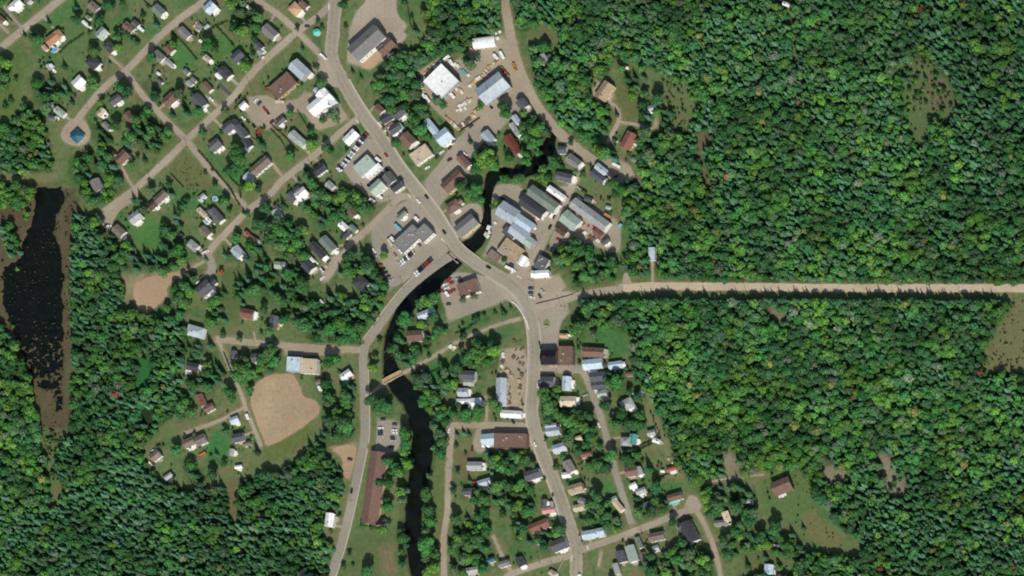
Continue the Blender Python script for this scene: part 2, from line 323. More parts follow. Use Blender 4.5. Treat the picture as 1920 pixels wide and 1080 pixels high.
GROVES = [(pl("470,500 560,500 580,560 560,600 500,560 470,560"), 19, .5),(pl("300,40 310,30 320,60"), 14, .3),  # separate trees: polygon, spacing px, conifer share
 (pl("132,290 205,280 235,320 235,350 215,375 175,385 150,360 130,330"), 17, .4),
 (pl("165,230 200,245 215,270 190,275 170,262"), 15, .6),
 (pl("250,210 285,195 310,240 330,262 300,290 265,280 225,270 250,250"), 16, .35),
 (pl("250,160 275,150 300,190 285,215 262,195"), 14, .6),
 (pl("55,150 130,150 130,175 90,215 60,190"), 16, .5),
 (pl("0,100 20,100 30,150 0,175"), 16, .1),
 (pl("430,5 470,0 490,40 485,68 440,65"), 16, .2),
 (pl("140,385 200,430 225,455 300,480 340,500 300,515 215,505 160,470 135,430"), 14.5, .7),
 (pl("300,420 345,430 345,470 310,490 300,460"), 15, .5),
 (pl("560,370 610,350 660,350 700,375 705,410 660,395 640,420 600,420 575,400"), 13.5, .25),
 (pl("500,415 560,420 575,440 560,480 520,480 500,450"), 16, .2),
 (pl("535,505 570,510 580,545 545,560"), 16, .3),
 (pl("340,480 372,500 365,540 345,600 320,600 300,580 320,545"), 17, .3),
 (pl("395,555 420,545 420,610 390,612"), 14, .3),
 (pl("445,505 465,505 470,560 450,580 440,560"), 14, .8),
 (pl("560,575 620,545 660,560 700,540 720,560 690,610 660,640 600,640 560,620"), 14, .5),
 (pl("640,460 690,480 715,520 725,545 700,545 650,510 630,520 620,540 610,530"), 14, .5),
 (pl("345,640 400,630 398,660 355,675"), 16, .7),
 (pl("345,700 395,690 410,720 395,745 350,735"), 16, .5),
 (pl("430,690 470,650 520,650 520,700 480,720 440,715"), 16, .3),
 (pl("330,730 360,740 360,790 330,785"), 17, .6),
 (pl("340,860 380,880 395,910 350,905"), 17, .5),
 (pl("575,700 610,700 625,750 600,740"), 16, .2),
 (pl("640,720 665,725 662,760 640,770"), 16, .2),
 (pl("610,740 650,770 655,830 610,845 575,840 610,800"), 15, .5),
 (pl("720,135 780,140 785,180 760,200 720,185 700,165"), 15, .15),
 (pl("768,205 795,200 810,260 800,275 775,250"), 14, .1),
 (pl("875,265 905,270 935,295 930,315 885,305 875,290"), 15, .15),
 (pl("985,185 1010,180 1035,235 1030,255 1005,300 985,315 965,315 975,280 985,255 975,230"), 14, .2),
 (pl("1060,245 1110,255 1160,300 1130,305 1100,285 1115,270 1080,260"), 15, .2),
 (pl("1195,190 1250,180 1260,230 1245,250 1205,255"), 16, .3),
 (pl("1195,255 1270,250 1300,300 1240,340 1200,330"), 15, .5),
 (pl("1160,120 1205,130 1210,185 1175,185"), 17, .3),
 (pl("1060,460 1100,445 1110,480 1175,490 1185,515 1130,530 1075,545 1065,510 1035,500 1040,470"), 15.5, .25),
 (pl("1040,285 1055,315 1040,340 1000,330 1010,320 1035,300"), 14, .2),
 (pl("925,330 960,325 985,335 960,350 925,350"), 14, .2),
 (pl("865,355 900,350 905,385 895,395 875,370"), 14, .2),
 (pl("765,600 790,575 830,560 840,580 815,600 780,610"), 15, .15),
 (pl("735,605 760,600 765,620 750,680 735,670 730,630"), 14, .5),
 (pl("745,660 780,645 800,625 830,610 835,625 800,650 760,690"), 14, .5),
 (pl("745,690 790,685 800,710 830,740 840,790 815,790 800,760 765,725"), 14.5, .3),
 (pl("810,690 850,695 860,720 830,740"), 16, .5),
 (pl("870,660 900,645 935,660 930,690 890,700 865,690"), 15, .2),
 (pl("812,790 830,770 845,785 832,840 812,870 805,920 812,960 800,1000 815,1020 820,1070 800,1080 790,1030 792,960 800,880 808,830"), 15, .1),
 (pl("752,790 765,800 768,870 752,900 740,880 748,830"), 15, .3),
 (pl("748,900 760,920 755,980 762,1050 755,1080 748,1040 750,960"), 17, .2),
 (pl("700,745 730,740 735,770 700,778"), 15, .4),
 (pl("855,770 905,765 905,785 850,790"), 13, .4),
 (pl("1010,725 1045,720 1055,770 1090,770 1110,800 1115,850 1080,860 1060,825 1040,790 1015,785"), 15, .1),
 (pl("1075,845 1130,850 1135,880 1090,870"), 15, .2),
 (pl("1165,770 1200,770 1205,805 1165,805 1145,790"), 14, .3),
 (pl("1150,840 1200,845 1205,870 1170,880 1150,870"), 15, .3),
 (pl("1140,660 1190,690 1215,730 1190,760 1160,745 1140,715"), 17, .3),
 (pl("930,845 980,840 1000,870 960,885 930,880 920,860"), 14, .15),
 (pl("870,905 990,900 1000,930 950,960 900,940 865,935"), 15, .3),
 (pl("845,970 900,960 920,1000 930,1060 900,1075 845,1075 845,1010"), 15, .4),
 (pl("960,930 1005,930 1000,975 1045,985 1045,1010 1010,1020 960,1010"), 15, .5),
 (pl("1075,975 1130,945 1170,965 1165,1000 1110,985 1080,990"), 15, .2),
 (pl("1190,930 1260,925 1258,960 1210,975 1190,965"), 16, .5),
 (pl("1020,1020 1040,1035 1020,1040 1005,1030"), 14, .2),
 (pl("1210,1050 1300,1010 1330,1040 1345,1085 1210,1090"), 15, .4),
 (pl("1310,960 1345,950 1340,990"), 15, .3),
 (pl("1290,885 1360,905 1410,920 1420,960 1405,1010 1370,1000 1385,960 1340,950 1310,920"), 15, .3),
 (pl("1370,1000 1480,990 1500,1020 1490,1050 1450,1040 1400,1020 1360,1060 1350,1020"), 17, .4),
 (pl("480,455 500,470 495,500 470,495 440,490 420,490"), 17, .8),
 (pl("1050,590 1100,590 1095,635 1070,625"), 15, .5),
]
BUILD_XY = []   # (x, y, radius px) filled by the buildings below

def road_clear(X, Y, pad):
    ok = np.ones(X.shape, bool)
    for nm, pts, w, k in ROADS:
        D, _ = seg_dist(X, Y, pts); ok &= D > w/2+pad
    for poly, k in LOTS:
        D, _ = seg_dist(X, Y, poly, True); ok &= ~(pip(X, Y, poly) | (D < pad))
    return ok

STEP = 0.9
def axis(lo, hi):
    fine = np.arange(lo, hi+STEP, STEP); o = []; d, p = STEP, 0
    while p < 14000: d *= 1.35; p += d; o.append(p)
    o = np.array(o); return np.concatenate([fine[0]-o[::-1], fine, fine[-1]+o])
ax_x = axis(-490, 490); ax_y = axis(-300, 300)
GXw, GYw = np.meshgrid(ax_x, ax_y)
GX = GXw/S+960; GY = 540-GYw/S
wx = (fbm(GX/14, GY/14, 4)-.5); wy = (fbm(GX/14+90, GY/14+50, 4)-.5)
C = np.zeros(GX.shape+(3,)); C[:] = lin((102,119,76))
def blend(mask, rgb): C[:] = C*(1-mask[..., None])+lin(rgb)*mask[..., None]
n1 = fbm(GX/45, GY/45, 5); n2 = fbm(GX/22+200, GY/22+90, 5); n3 = fbm(GX/7+20, GY/7+11, 3)
blend(np.clip((n1-.50)*5, 0, 1)*.7, (66,108,58))
blend(np.clip((n2-.56)*6, 0, 1)*.7, (122,114,84))
blend(np.clip((n3-.58)*5, 0, 1)*.45, (62,84,50))
n4 = fbm(GX/11+61, GY/11+7, 4); blend(np.clip((n4-.58)*6, 0, 1)*.5, (124,110,84))
def soft(poly, s, w):
    X = GX+wx*w*2.2; Y = GY+wy*w*2.2
    xs = [p[0] for p in poly]; ys = [p[1] for p in poly]; m = 30
    sel = (GX > min(xs)-m) & (GX < max(xs)+m) & (GY > min(ys)-m) & (GY < max(ys)+m)
    out = np.zeros(GX.shape)
    x, y = X[sel], Y[sel]; D, _ = seg_dist(x, y, poly, True); D = np.where(pip(x, y, poly), -D, D)
    out[sel] = np.clip(.5-D/s, 0, 1); return out
FM = np.zeros(GX.shape)
for nm, lb, poly, sp, cs in FOREST: FM = np.maximum(FM, soft(poly, 10, 5))
blend(FM, (44,60,36)); 
out_far = (np.abs(GXw) > 560) | (np.abs(GYw) > 380); blend(out_far.astype(float), (50,72,42))
for poly, sp, cs in GROVES: blend(soft(poly, 12, 5)*.55, (58,82,46))
for poly, rgb, s, w in PAINT:
    lush = rgb[1] > rgb[0]*1.35
    blend(soft(poly, s*(1.8 if lush else 1.5)+2, w*1.3)*(.72 if lush else .9)*(.8+.4*n2), (rgb[0]+6, rgb[1]+2, rgb[2]+4) if lush else rgb)
SURF = {"asphalt": (152,146,130), "tarmac": (84,82,86), "street": (166,154,134), "dirt": (164,151,129), "gravel": (192,176,150), "lot": (158,149,131), "sand": (174,148,119)}
for poly, k in LOTS: blend(soft(poly, 7, 3)*.85, SURF[k])
for nm, pts, w, k in ROADS:
    xs = [p[0] for p in pts]; ys = [p[1] for p in pts]
    sel = (GX > min(xs)-30) & (GX < max(xs)+30) & (GY > min(ys)-30) & (GY < max(ys)+30)
    D, _ = seg_dist((GX+wx*6)[sel], (GY+wy*6)[sel], [tuple(p) for p in smooth_line(pts, 12)])
    m = np.zeros(GX.shape); m[sel] = np.clip((w/2+16-D)/14, 0, 1)*.45; blend(m*np.clip(n2*2.2-.5, 0, 1), (122,118,84))
    m = np.zeros(GX.shape); m[sel] = np.clip((w/2+3.2-D)/3.5, 0, 1)*.7; blend(m, (150,138,110))
# water beds
DR, WR = seg_dist(GX+wx*4, GY+wy*4, RIVER)
rs = WR/2-DR; Z = np.zeros(GX.shape)
rb = np.clip((rs+4)/6, 0, 1); rb = rb*rb*(3-2*rb); Z -= rb*2.6
rap = np.exp(-((GY-655)/38)**2)*(GX > 690)*(GX < 760)
Z += rb*rap*np.clip(fbm(GX/2.2, GY/2.2, 3)*3.2-.45, 0, 1.7)
blend(np.clip((rs+5)/5, 0, 1), (70,66,48))
sel = (GX < 170) & (GY > 320) & (GY < 800)
DP, _ = seg_dist((GX+wx*14)[sel], (GY+wy*14)[sel], POND, True); DP = np.where(pip((GX+wx*14)[sel], (GY+wy*14)[sel], POND), DP, -DP)
pd_ = np.full(GX.shape, -99.); pd_[sel] = DP
pb = np.clip((pd_+2)/7, 0, 1)
low = np.clip((GY-560)/150, 0, 1)*.9+.10*np.clip((60-GX)/40, 0, 1)
Z -= pb*(1.3-2.3*np.clip(fbm(GX/5, GY/5, 3)-.44+low*.15, 0, .6)*(0.55+.75*low))
blend(np.clip(pb*1.2, 0, 1), (86,80,58))
Z -= np.clip((pd_+30)/28, 0, 1)*.12*(pb <= 0)
Z += (fbm(GX/60, GY/60, 3)-.5)*0.0
mottle = (0.90+.2*fbm(GX/3, GY/3, 2))[..., None]
C = np.clip(C*mottle/K, 0.004, .8)
ny, nx = GX.shape
me = bpy.data.meshes.new("ground")
co = np.stack([GXw, GYw, Z], -1).reshape(-1, 3)
idx = np.arange(nx*ny).reshape(ny, nx)
f = np.stack([idx[:-1, :-1], idx[:-1, 1:], idx[1:, 1:], idx[1:, :-1]], -1).reshape(-1, 4)
me.vertices.add(len(co)); me.vertices.foreach_set("co", co.ravel())
me.loops.add(f.size); me.loops.foreach_set("vertex_index", f.ravel())
me.polygons.add(len(f)); me.polygons.foreach_set("loop_start", np.arange(len(f))*4)
me.update(calc_edges=True)
ca = me.color_attributes.new("soil", 'FLOAT_COLOR', 'POINT')
ca.data.foreach_set("color", np.concatenate([C.reshape(-1, 3), np.ones((nx*ny, 1))], 1).ravel())
gm = bpy.data.materials.new("grass_and_soil"); gm.use_nodes = True; n = gm.node_tree.nodes; l = gm.node_tree.links
b = n["Principled BSDF"]; b.inputs["Roughness"].default_value = .95; b.inputs["Specular IOR Level"].default_value = .05
at = n.new("ShaderNodeAttribute"); at.attribute_name = "soil"; geo = n.new("ShaderNodeNewGeometry")
no = n.new("ShaderNodeTexNoise"); no.inputs["Scale"].default_value = .28; no.inputs["Detail"].default_value = 7; no.inputs["Roughness"].default_value = .7
l.new(geo.outputs["Position"], no.inputs["Vector"])
mr = n.new("ShaderNodeMapRange"); mr.inputs[1].default_value = .3; mr.inputs[2].default_value = .7; mr.inputs[3].default_value = .80; mr.inputs[4].default_value = 1.2
l.new(no.outputs["Fac"], mr.inputs[0])
vm = n.new("ShaderNodeVectorMath"); vm.operation = 'SCALE'; l.new(at.outputs["Color"], vm.inputs[0]); l.new(mr.outputs[0], vm.inputs["Scale"]); l.new(vm.outputs[0], b.inputs["Base Color"])
me.materials.append(gm)
ground = bpy.data.objects.new("ground", me); col.objects.link(ground); structure(ground)

# water sheets
wm = mat("dark_water", (17,22,12), rough=.2, var=.45, scale=.12, spec=.3, raw=False)
_n = wm.node_tree.nodes; _g = _n.new("ShaderNodeNewGeometry"); _t = _n.new("ShaderNodeTexNoise"); _t.inputs["Scale"].default_value = .5; _t.inputs["Detail"].default_value = 4
_b = _n.new("ShaderNodeBump"); _b.inputs["Strength"].default_value = .35; _b.inputs["Distance"].default_value = .4; wm.node_tree.links.new(_g.outputs["Position"], _t.inputs["Vector"]); wm.node_tree.links.new(_t.outputs["Fac"], _b.inputs["Height"]); wm.node_tree.links.new(_b.outputs[0], _n["Principled BSDF"].inputs["Normal"])
def poly_obj(name, pts, z, m, kind="structure"):
    bm = bmesh.new(); vs = [bm.verts.new((*(P(x, y).xy), z)) for x, y in pts]
    fc = bm.faces.new(vs)
    if fc.normal.z < 0 or sum((vs[i].co.x*vs[(i+1) % len(vs)].co.y-vs[(i+1) % len(vs)].co.x*vs[i].co.y) for i in range(len(vs))) < 0: fc.normal_flip()
    bmesh.ops.triangulate(bm, faces=bm.faces[:])
    o = mesh_obj(name, bm, m); structure(o); return o
def ribbon(name, pts, z, m, jit=0.0, seed=0, parent=None):
    """pts: (x,y,w) photo px"""
    bm = bmesh.new(); L, R = [], []; r = random.Random(seed)
    for i, p in enumerate(pts):
        q0 = pts[max(i-1, 0)]; q1 = pts[min(i+1, len(pts)-1)]
        dx, dy = q1[0]-q0[0], q1[1]-q0[1]; n_ = math.hypot(dx, dy) or 1; nx_, ny_ = -dy/n_, dx/n_
        a_ = p[2]/2+r.uniform(-jit, jit); b_ = p[2]/2+r.uniform(-jit, jit)
        L.append(bm.verts.new(P(p[0]+nx_*a_, p[1]+ny_*a_, z))); R.append(bm.verts.new(P(p[0]-nx_*b_, p[1]-ny_*b_, z)))
    for i in range(len(pts)-1):
        bm.faces.new((L[i], L[i+1], R[i+1], R[i]))
    bmesh.ops.recalc_face_normals(bm, faces=bm.faces[:])
    if bm.faces[:][0].normal.z < 0: bmesh.ops.reverse_faces(bm, faces=bm.faces[:])
    return mesh_obj(name, bm, m, parent)
rv = smooth_line([(x, y, w+9) for x, y, w in RIVER], 8)
structure(ribbon("river_water", rv, -1.3, wm))
poly_obj("pond_water", pl("40,335 140,335 150,800 90,800 40,760 -20,620 -25,470 20,440 40,390"), -.62, wm)

# roads and lots
inner = [(530+(x-530)*.84, 765+(y-765)*.84) for x, y in pl("470,742 476,722 500,704 548,699 562,724 568,745 592,750 600,764 597,778 560,806 520,830 499,837 494,822 482,795 470,758")]
RM = {k: mat("surface_"+k, c, rough=.95, var=.14, scale=.5, spec=.1, patch=.12) for k, c in SURF.items()}
zi = 0
for i, (poly, k) in enumerate(LOTS):
    pts = list(poly); r = random.Random(i)
    for _ in range(1 if k == 'sand' else 2):
        pts = [q for p0, p1 in zip(pts, pts[1:]+pts[:1]) for q in ((p0[0]*.75+p1[0]*.25, p0[1]*.75+p1[1]*.25), (p0[0]*.25+p1[0]*.75, p0[1]*.25+p1[1]*.75))]
    pts = [q for p0, p1 in zip(pts, pts[1:]+pts[:1]) for n_ in [max(1, int(math.hypot(p1[0]-p0[0], p1[1]-p0[1])/5))] for k_ in range(n_) for q in [(p0[0]+(p1[0]-p0[0])*k_/n_+r.uniform(-.35, .35), p0[1]+(p1[1]-p0[1])*k_/n_+r.uniform(-.35, .35))]]
    nm = {"sand": "bare_field", "dirt": "gravel_yard", "lot": "parking_lot", "street": "paved_yard"}[k]
    poly_obj(nm, pts, .04+.0035*i, RM[k])
for i, (nm, pts, w, k) in enumerate(ROADS):
    sp = smooth_line(pts, 5)
    z = {"tarmac": .3, "dirt": .16, "gravel": .17, "street": .19, "asphalt": .24}[k]+.007*(i % 7)
    if nm == "highway": z = .32
    structure(ribbon(nm, [(p[0], p[1], w) for p in sp], z, RM[k], jit=.8 if k in ("dirt", "gravel") else (.5 if k == "street" else .2), seed=i))
fieldm = mat("dry_field", (171,151,120), rough=.95, var=.16, scale=.35, spec=.1, patch=.14)
poly_obj("bare_field_middle", [(p[0]+rng.uniform(-.6,.6), p[1]+rng.uniform(-.6,.6)) for p in smooth_line(inner+[inner[0]], 4)[:-1]], .155, fieldm)
# widened places where the streets meet, and highway shoulders / pavements / markings
pm = mat("concrete", (186,176,156), var=.1); wmk = mat("road_paint", (235,232,220), var=.05); ymk = mat("yellow_paint", (190,165,90), var=.2)
shm = mat("gravel_shoulder", (170,158,134), var=.14, scale=.9)
hw = smooth_line(ROADS[0][1], 5)
structure(ribbon("road_shoulder", [(p[0], p[1], 24) for p in hw], .275, shm, jit=.8, seed=3))
def offset(pts, d_):
    o = []
    for i, p in enumerate(pts):
        q0 = pts[max(i-1, 0)]; q1 = pts[min(i+1, len(pts)-1)]; dx, dy = q1[0]-q0[0], q1[1]-q0[1]; n_ = math.hypot(dx, dy) or 1
        o.append((p[0]-dy/n_*d_, p[1]+dx/n_*d_))
    return o
def strip_prism(name, pts, w, z0, z1, m, parent=None):
    bm = bmesh.new(); rows = []
    for i, p in enumerate(pts):
        q0 = pts[max(i-1, 0)]; q1 = pts[min(i+1, len(pts)-1)]; dx, dy = q1[0]-q0[0], q1[1]-q0[1]; n_ = math.hypot(dx, dy) or 1
        nx_, ny_ = -dy/n_*w/2, dx/n_*w/2
        rows.append([bm.verts.new(P(p[0]+s_*nx_, p[1]+s_*ny_, z)) for s_, z in ((1, z0), (1, z1), (-1, z1), (-1, z0))])
    for a_, b_ in zip(rows[:-1], rows[1:]):
        for k in range(4): bm.faces.new((a_[k], a_[(k+1) % 4], b_[(k+1) % 4], b_[k]))
    bm.faces.new(rows[0]); bm.faces.new(rows[-1][::-1]); bmesh.ops.recalc_face_normals(bm, faces=bm.faces[:])
    return mesh_obj(name, bm, m, parent)
def sub(pts, y0, y1): return [p for p in pts if y0 <= p[1] <= y1]
structure(strip_prism("pavement", offset(sub(hw, 150, 455), -13), 3.2, .0, .40, pm))
structure(strip_prism("pavement", offset(sub(hw, 505, 800), 12.5), 2.6, .0, .40, pm))
structure(strip_prism("pavement", offset(sub(hw, 800, 1030), 13), 3.0, .0, .40, pm))
structure(strip_prism("pavement", offset(sub(hw, 600, 650), -12), 2.0, .0, .40, pm))
rr = smooth_line(ROADS[8][1], 5)
structure(strip_prism("pavement", offset(sub(rr, 520, 650), 9.6), 2.2, .0, .38, pm))
structure(strip_prism("pavement", offset(sub(rr, 690, 830), -9.4), 2.0, .0, .38, pm))
structure(strip_prism("pavement", offset(sub(rr, 838, 1100), -9.0), 2.0, .0, .38, pm))
structure(strip_prism("pavement", pl("685,742 700,735 712,726"), 3.0, .0, .36, pm))
bm = bmesh.new()
for side in (-.45, .45):
    o_ = [(p[0], p[1], .35) for p in hw]; o2 = offset(o_, side)
    for i in range(len(o2)-1):
        (x0, y0), (x1, y1) = o2[i], o2[i+1]; dx, dy = x1-x0, y1-y0; n_ = math.hypot(dx, dy); nx_, ny_ = -dy/n_*.17, dx/n_*.17
        bm.faces.new([bm.verts.new(P(x, y, .345)) for x, y in ((x0-nx_, y0-ny_), (x1-nx_, y1-ny_), (x1+nx_, y1+ny_), (x0+nx_, y0+ny_))])
bmesh.ops.recalc_face_normals(bm, faces=bm.faces[:]); structure(mesh_obj("centre_line", bm, ymk))
bm = bmesh.new()
for side in (-8.2, 8.2):
    o2 = offset([(p[0], p[1]) for p in hw], side)
    for i in range(len(o2)-1):
        (x0, y0), (x1, y1) = o2[i], o2[i+1]; dx, dy = x1-x0, y1-y0; n_ = math.hypot(dx, dy); nx_, ny_ = -dy/n_*.16, dx/n_*.16
        bm.faces.new([bm.verts.new(P(x, y, .345)) for x, y in ((x0-nx_, y0-ny_), (x1-nx_, y1-ny_), (x1+nx_, y1+ny_), (x0+nx_, y0+ny_))])
structure(mesh_obj("edge_line", bm, mat("worn_paint", (188,182,166), var=.15)))
bm = bmesh.new()
for x0, y0, x1, y1, w in ((617,8,617,18,1.3),(668,225,673,231,1.3),(765,365,771,371,1.3),(828,447,834,454,1.4),(970,517,978,522,1.3),(1101,1023,1103,1031,1.5),(1073,1041,1072,1052,1.3),(1015,690,1016,694,1.0),(708,229,716,238,2.0)):
    dx, dy = x1-x0, y1-y0; n_ = math.hypot(dx, dy); nx_, ny_ = -dy/n_*w/2, dx/n_*w/2
    bm.faces.new([bm.verts.new(P(x, y, .41)) for x, y in ((x0-nx_, y0-ny_), (x1-nx_, y1-ny_), (x1+nx_, y1+ny_), (x0+nx_, y0+ny_))])
bmesh.ops.recalc_face_normals(bm, faces=bm.faces[:]); structure(mesh_obj("stop_line", bm, wmk))
# ------------------------------------------------------------------ landmarks used to say where a thing stands
LANDMARKS = [("teal pavilion",145,255),("round blue pool",102,91),("white church",603,190),("turquoise gazebo",596,62),("big grey arena",685,80),
 ("square white warehouse",827,153),("grey-and-white workshop",920,165),("white arched building",907,79),("row of dealership cars",665,285),
 ("bare ball field",533,770),("long brown motel",705,913),("highway bridge",865,472),("wooden footbridge",738,707),("grey flat-roofed store",775,445),
 ("pale blue mill roofs",957,410),("dark red-roofed building",957,268),("red-brown clearing house",1177,263),("tan-roofed wood-edge house",1132,170),
 ("black-roofed highway building",1027,669),("turquoise-and-grey roofed house",1180,825),("turquoise-awning house",1265,935),
 ("lone brown barn",1463,910),("lone white mobile home",1222,476),("western dirt clearing",275,545),("dark pond",75,560),
 ("white-and-beige hall",566,684),("north-west four-way crossing",350,262),("white south-west roadside house",617,974),("highway lumber yard",965,700),
 ("pale blue L-shaped building",820,250),("south-edge crossroads",1080,1035),("south-east street fork",1300,952),("flat brown yard building",958,826),
 ("long white-blue house",1111,1000),("slate-roofed L-shaped house",450,250),("long grey-brown bungalow",486,310),("long pale grey shed",1105,402),
 ("brown flat-roofed hall",530,160),("big slate house",382,542),("orange bush",415,508),("vegetable plot",360,330),
 ("red-roofed lane house",463,588),("two-block grey-brown bungalow",363,828),("riverside parking lot",728,810),("river bend below the highway",815,520),
 ("straight gravel road's east end",1800,540),("north-east forest meadow",1745,190),("straight gravel road's start",1175,535),("green and slate mill sheds",1005,382),
 ("brown office block",848,340),("white-edged dark roof",1013,508),("big orange-tan house",98,73)]
ORD = ["nearest","second nearest","third nearest","fourth nearest","fifth nearest","sixth nearest","seventh nearest","eighth nearest","ninth nearest","tenth nearest","eleventh nearest","twelfth nearest","thirteenth nearest","fourteenth nearest","fifteenth nearest","sixteenth nearest"]
DIRS = ["east","north-east","north","north-west","west","south-west","south","south-east"]
def write_labels():
    from collections import defaultdict
    g = defaultdict(list); marks = LANDMARKS
    for o, look, x, y in THINGS:
        if "label" in o: continue
        cand = sorted((math.hypot(x-a_, y-b_), nm, a_, b_) for nm, a_, b_ in marks)
        cand = [c for c in cand if c[0] > 14]
        d_, nm, a_, b_ = cand[0]
        dr = DIRS[int(round(math.atan2(-(y-b_), x-a_)/(math.pi/4))) % 8]
        g[(look, nm, dr)].append((d_, o))
    for (look, nm, dr), lst in g.items():
        lst.sort(key=lambda t: t[0])
        for i, (d_, o) in enumerate(lst):
            rank = "" if len(lst) == 1 else (", " + (ORD[i] if i < len(ORD) else "%dth nearest" % (i+1)))
            lb_ = "%s %s of the %s%s" % (look, dr, nm, rank)
            if len(lb_.replace('-', ' ').split()) > 16: lb_ = lb_.replace(" with wings", "").replace(" with wing", "").replace(" of the ", " of ")
            o["label"] = lb_

# ------------------------------------------------------------------ buildings
ROOF = {"charcoal": (72,72,78), "black": (42,40,46), "slate": (92,93,99), "grey": (128,126,122), "dark-grey": (98,98,100), "pale-grey": (165,168,164), "white": (240,240,236), "bright": (255,255,252),
 "steel": (176,186,192), "blue-white": (188,206,216), "taupe": (128,116,104), "tan": (168,148,120), "orange-tan": (176,134,104), "brown": (122,98,86), "dark-brown": (94,76,66),
 "red-brown": (134,94,82), "dark-red": (116,68,60), "beige": (192,176,150), "teal": (44,98,116), "turquoise": (88,160,146), "grey-green": (122,134,122), "pale-green": (168,182,168),
 "peach": (196,156,124), "cream": (214,200,170), "pink": (208,150,142), "rust": (160,106,84)}
WALL = {"w": (236,234,226), "c": (222,204,160), "g": (168,166,160), "b": (134,112,98), "p": (132,110,120), "t": (186,164,136)}
metal_set = {"white","steel","blue-white","pale-green","turquoise","teal","pale-grey"}
def rmat(nm):
    return mat("roof_"+nm.replace('-', '_'), ROOF[nm], rough=.55 if nm in metal_set else .9, var=.2, scale=.45, spec=.25 if nm in metal_set else .1,
               stripes=1.6 if nm in metal_set else None, patch=.12)
def wmat(k): return mat("wall_"+k, WALL[k], var=.05, rough=.8)
glass = mat("window_glass", (40,48,56), rough=.1, spec=.5, var=.05); doorm = mat("door_paint", (110,70,52), var=.1); brick = mat("chimney_brick", (128,88,74), var=.2, scale=4)
trim = mat("white_trim", (236,234,226), var=.04); metalm = mat("galvanised_metal", (176,176,172), rough=.4, var=.06)
def wing(root, wn_, rx, ry, first, rr_):
    x, y, L, W, ang, h, t, rf, wl = wn_
    L, W, h = L*S*1.09, W*S*1.09, h*1.2
    ov = .35 if t in "gh" else .12
    L = max(L-2*ov, 1.6); W = max(W-2*ov, 1.4)
    a_ = math.radians(ang)
    rise = {"g": W*.25, "h": W*.22, "f": 0, "q": W*.2}[t]
    hc = h+rise*.6                                       # height of the middle of the roof
    b_ = P(x, y).xy + Vector((LX*hc, -LY*hc))            # where that roof stands on the ground
    o_ = Vector((b_.x, b_.y, 0))-root
    rm = rmat(rf); w_ = wmat(wl)
    bm = bmesh.new()
    if t == "g":
        prof = [(-W/2, 0), (W/2, 0), (W/2, h), (0, h+rise), (-W/2, h)]
    elif t == "q":
        prof = [(-W/2, 0), (W/2, 0), (W/2, h)]+[(W/2*math.cos(q), h+rise*math.sin(q)) for q in (math.pi*.2, math.pi*.4, math.pi*.6, math.pi*.8)]+[(-W/2, h)]
    else: prof = [(-W/2, 0), (W/2, 0), (W/2, h), (-W/2, h)]
    A = [bm.verts.new((-L/2, p, q)) for p, q in prof]; B = [bm.verts.new((L/2, p, q)) for p, q in prof]
    bm.faces.new(A[::-1]); bm.faces.new(B)
    for i in range(len(prof)):
        j = (i+1) % len(prof); bm.faces.new((A[i], A[j], B[j], B[i]))
    bmesh.ops.recalc_face_normals(bm, faces=bm.faces[:])
    o = mesh_obj("wall", bm, w_, None); par(o, rr_, o_, a_)
    # roof
    bm = bmesh.new(); th = .16
    if t in "gq":
        if t == "g": top = [(-W/2-ov, h-ov*rise/(W/2)), (0, h+rise), (W/2+ov, h-ov*rise/(W/2))]
        else: top = [(W/2*1.03*math.cos(q), h+.03+rise*1.04*math.sin(q)) for q in [math.pi*k/8 for k in range(8, -1, -1)]]
        lo = [[bm.verts.new((sx*(L/2+ov), p, q+.02)) for p, q in top] for sx in (-1, 1)]
        hi = [[bm.verts.new((sx*(L/2+ov), p, q+th)) for p, q in top] for sx in (-1, 1)]
        n_ = len(top)
        for i in range(n_-1):
            bm.faces.new((hi[0][i], hi[0][i+1], hi[1][i+1], hi[1][i])); bm.faces.new((lo[0][i], lo[1][i], lo[1][i+1], lo[0][i+1]))
            for s_ in (0, 1): bm.faces.new((lo[s_][i], lo[s_][i+1], hi[s_][i+1], hi[s_][i]))
        for k in (0, n_-1): bm.faces.new((lo[0][k], hi[0][k], hi[1][k], lo[1][k]))
    elif t == "h":
        r_ = min(W, L)/2*.98; hx, hy = L/2+ov, W/2+ov
        e_ = max(hx-hy, .02)
        base = [(-hx, -hy, h-.02), (hx, -hy, h-.02), (hx, hy, h-.02), (-hx, hy, h-.02)]
        lo = [bm.verts.new(p) for p in base]; mi = [bm.verts.new((p[0], p[1], p[2]+th)) for p in base]
        ra = bm.verts.new((-e_, 0, h+rise+th)); rb_ = bm.verts.new((e_, 0, h+rise+th))
        bm.faces.new(lo[::-1])
        for i in range(4): bm.faces.new((lo[i], lo[(i+1) % 4], mi[(i+1) % 4], mi[i]))
        bm.faces.new((mi[0], mi[1], rb_, ra)); bm.faces.new((mi[1], mi[2], rb_)); bm.faces.new((mi[2], mi[3], ra, rb_)); bm.faces.new((mi[3], mi[0], ra))
    else:
        box(bm, 0, 0, h+.08, L+2*ov, W+2*ov, .2)
        for sx, sy, lx, ly in ((0, 1, L+2*ov+.1, .25), (0, -1, L+2*ov+.1, .25), (1, 0, .25, W+2*ov-.42), (-1, 0, .25, W+2*ov-.42)):
            box(bm, sx*(L/2+ov-.1), sy*(W/2+ov-.1), h+.3, lx, ly, .34)
    bmesh.ops.recalc_face_normals(bm, faces=bm.faces[:])
    o = mesh_obj("roof", bm, rm, None); par(o, rr_, o_, a_); roofo = o
    BUILD_XY.append((x, y, L/S*.5, W/S*.5, a_))
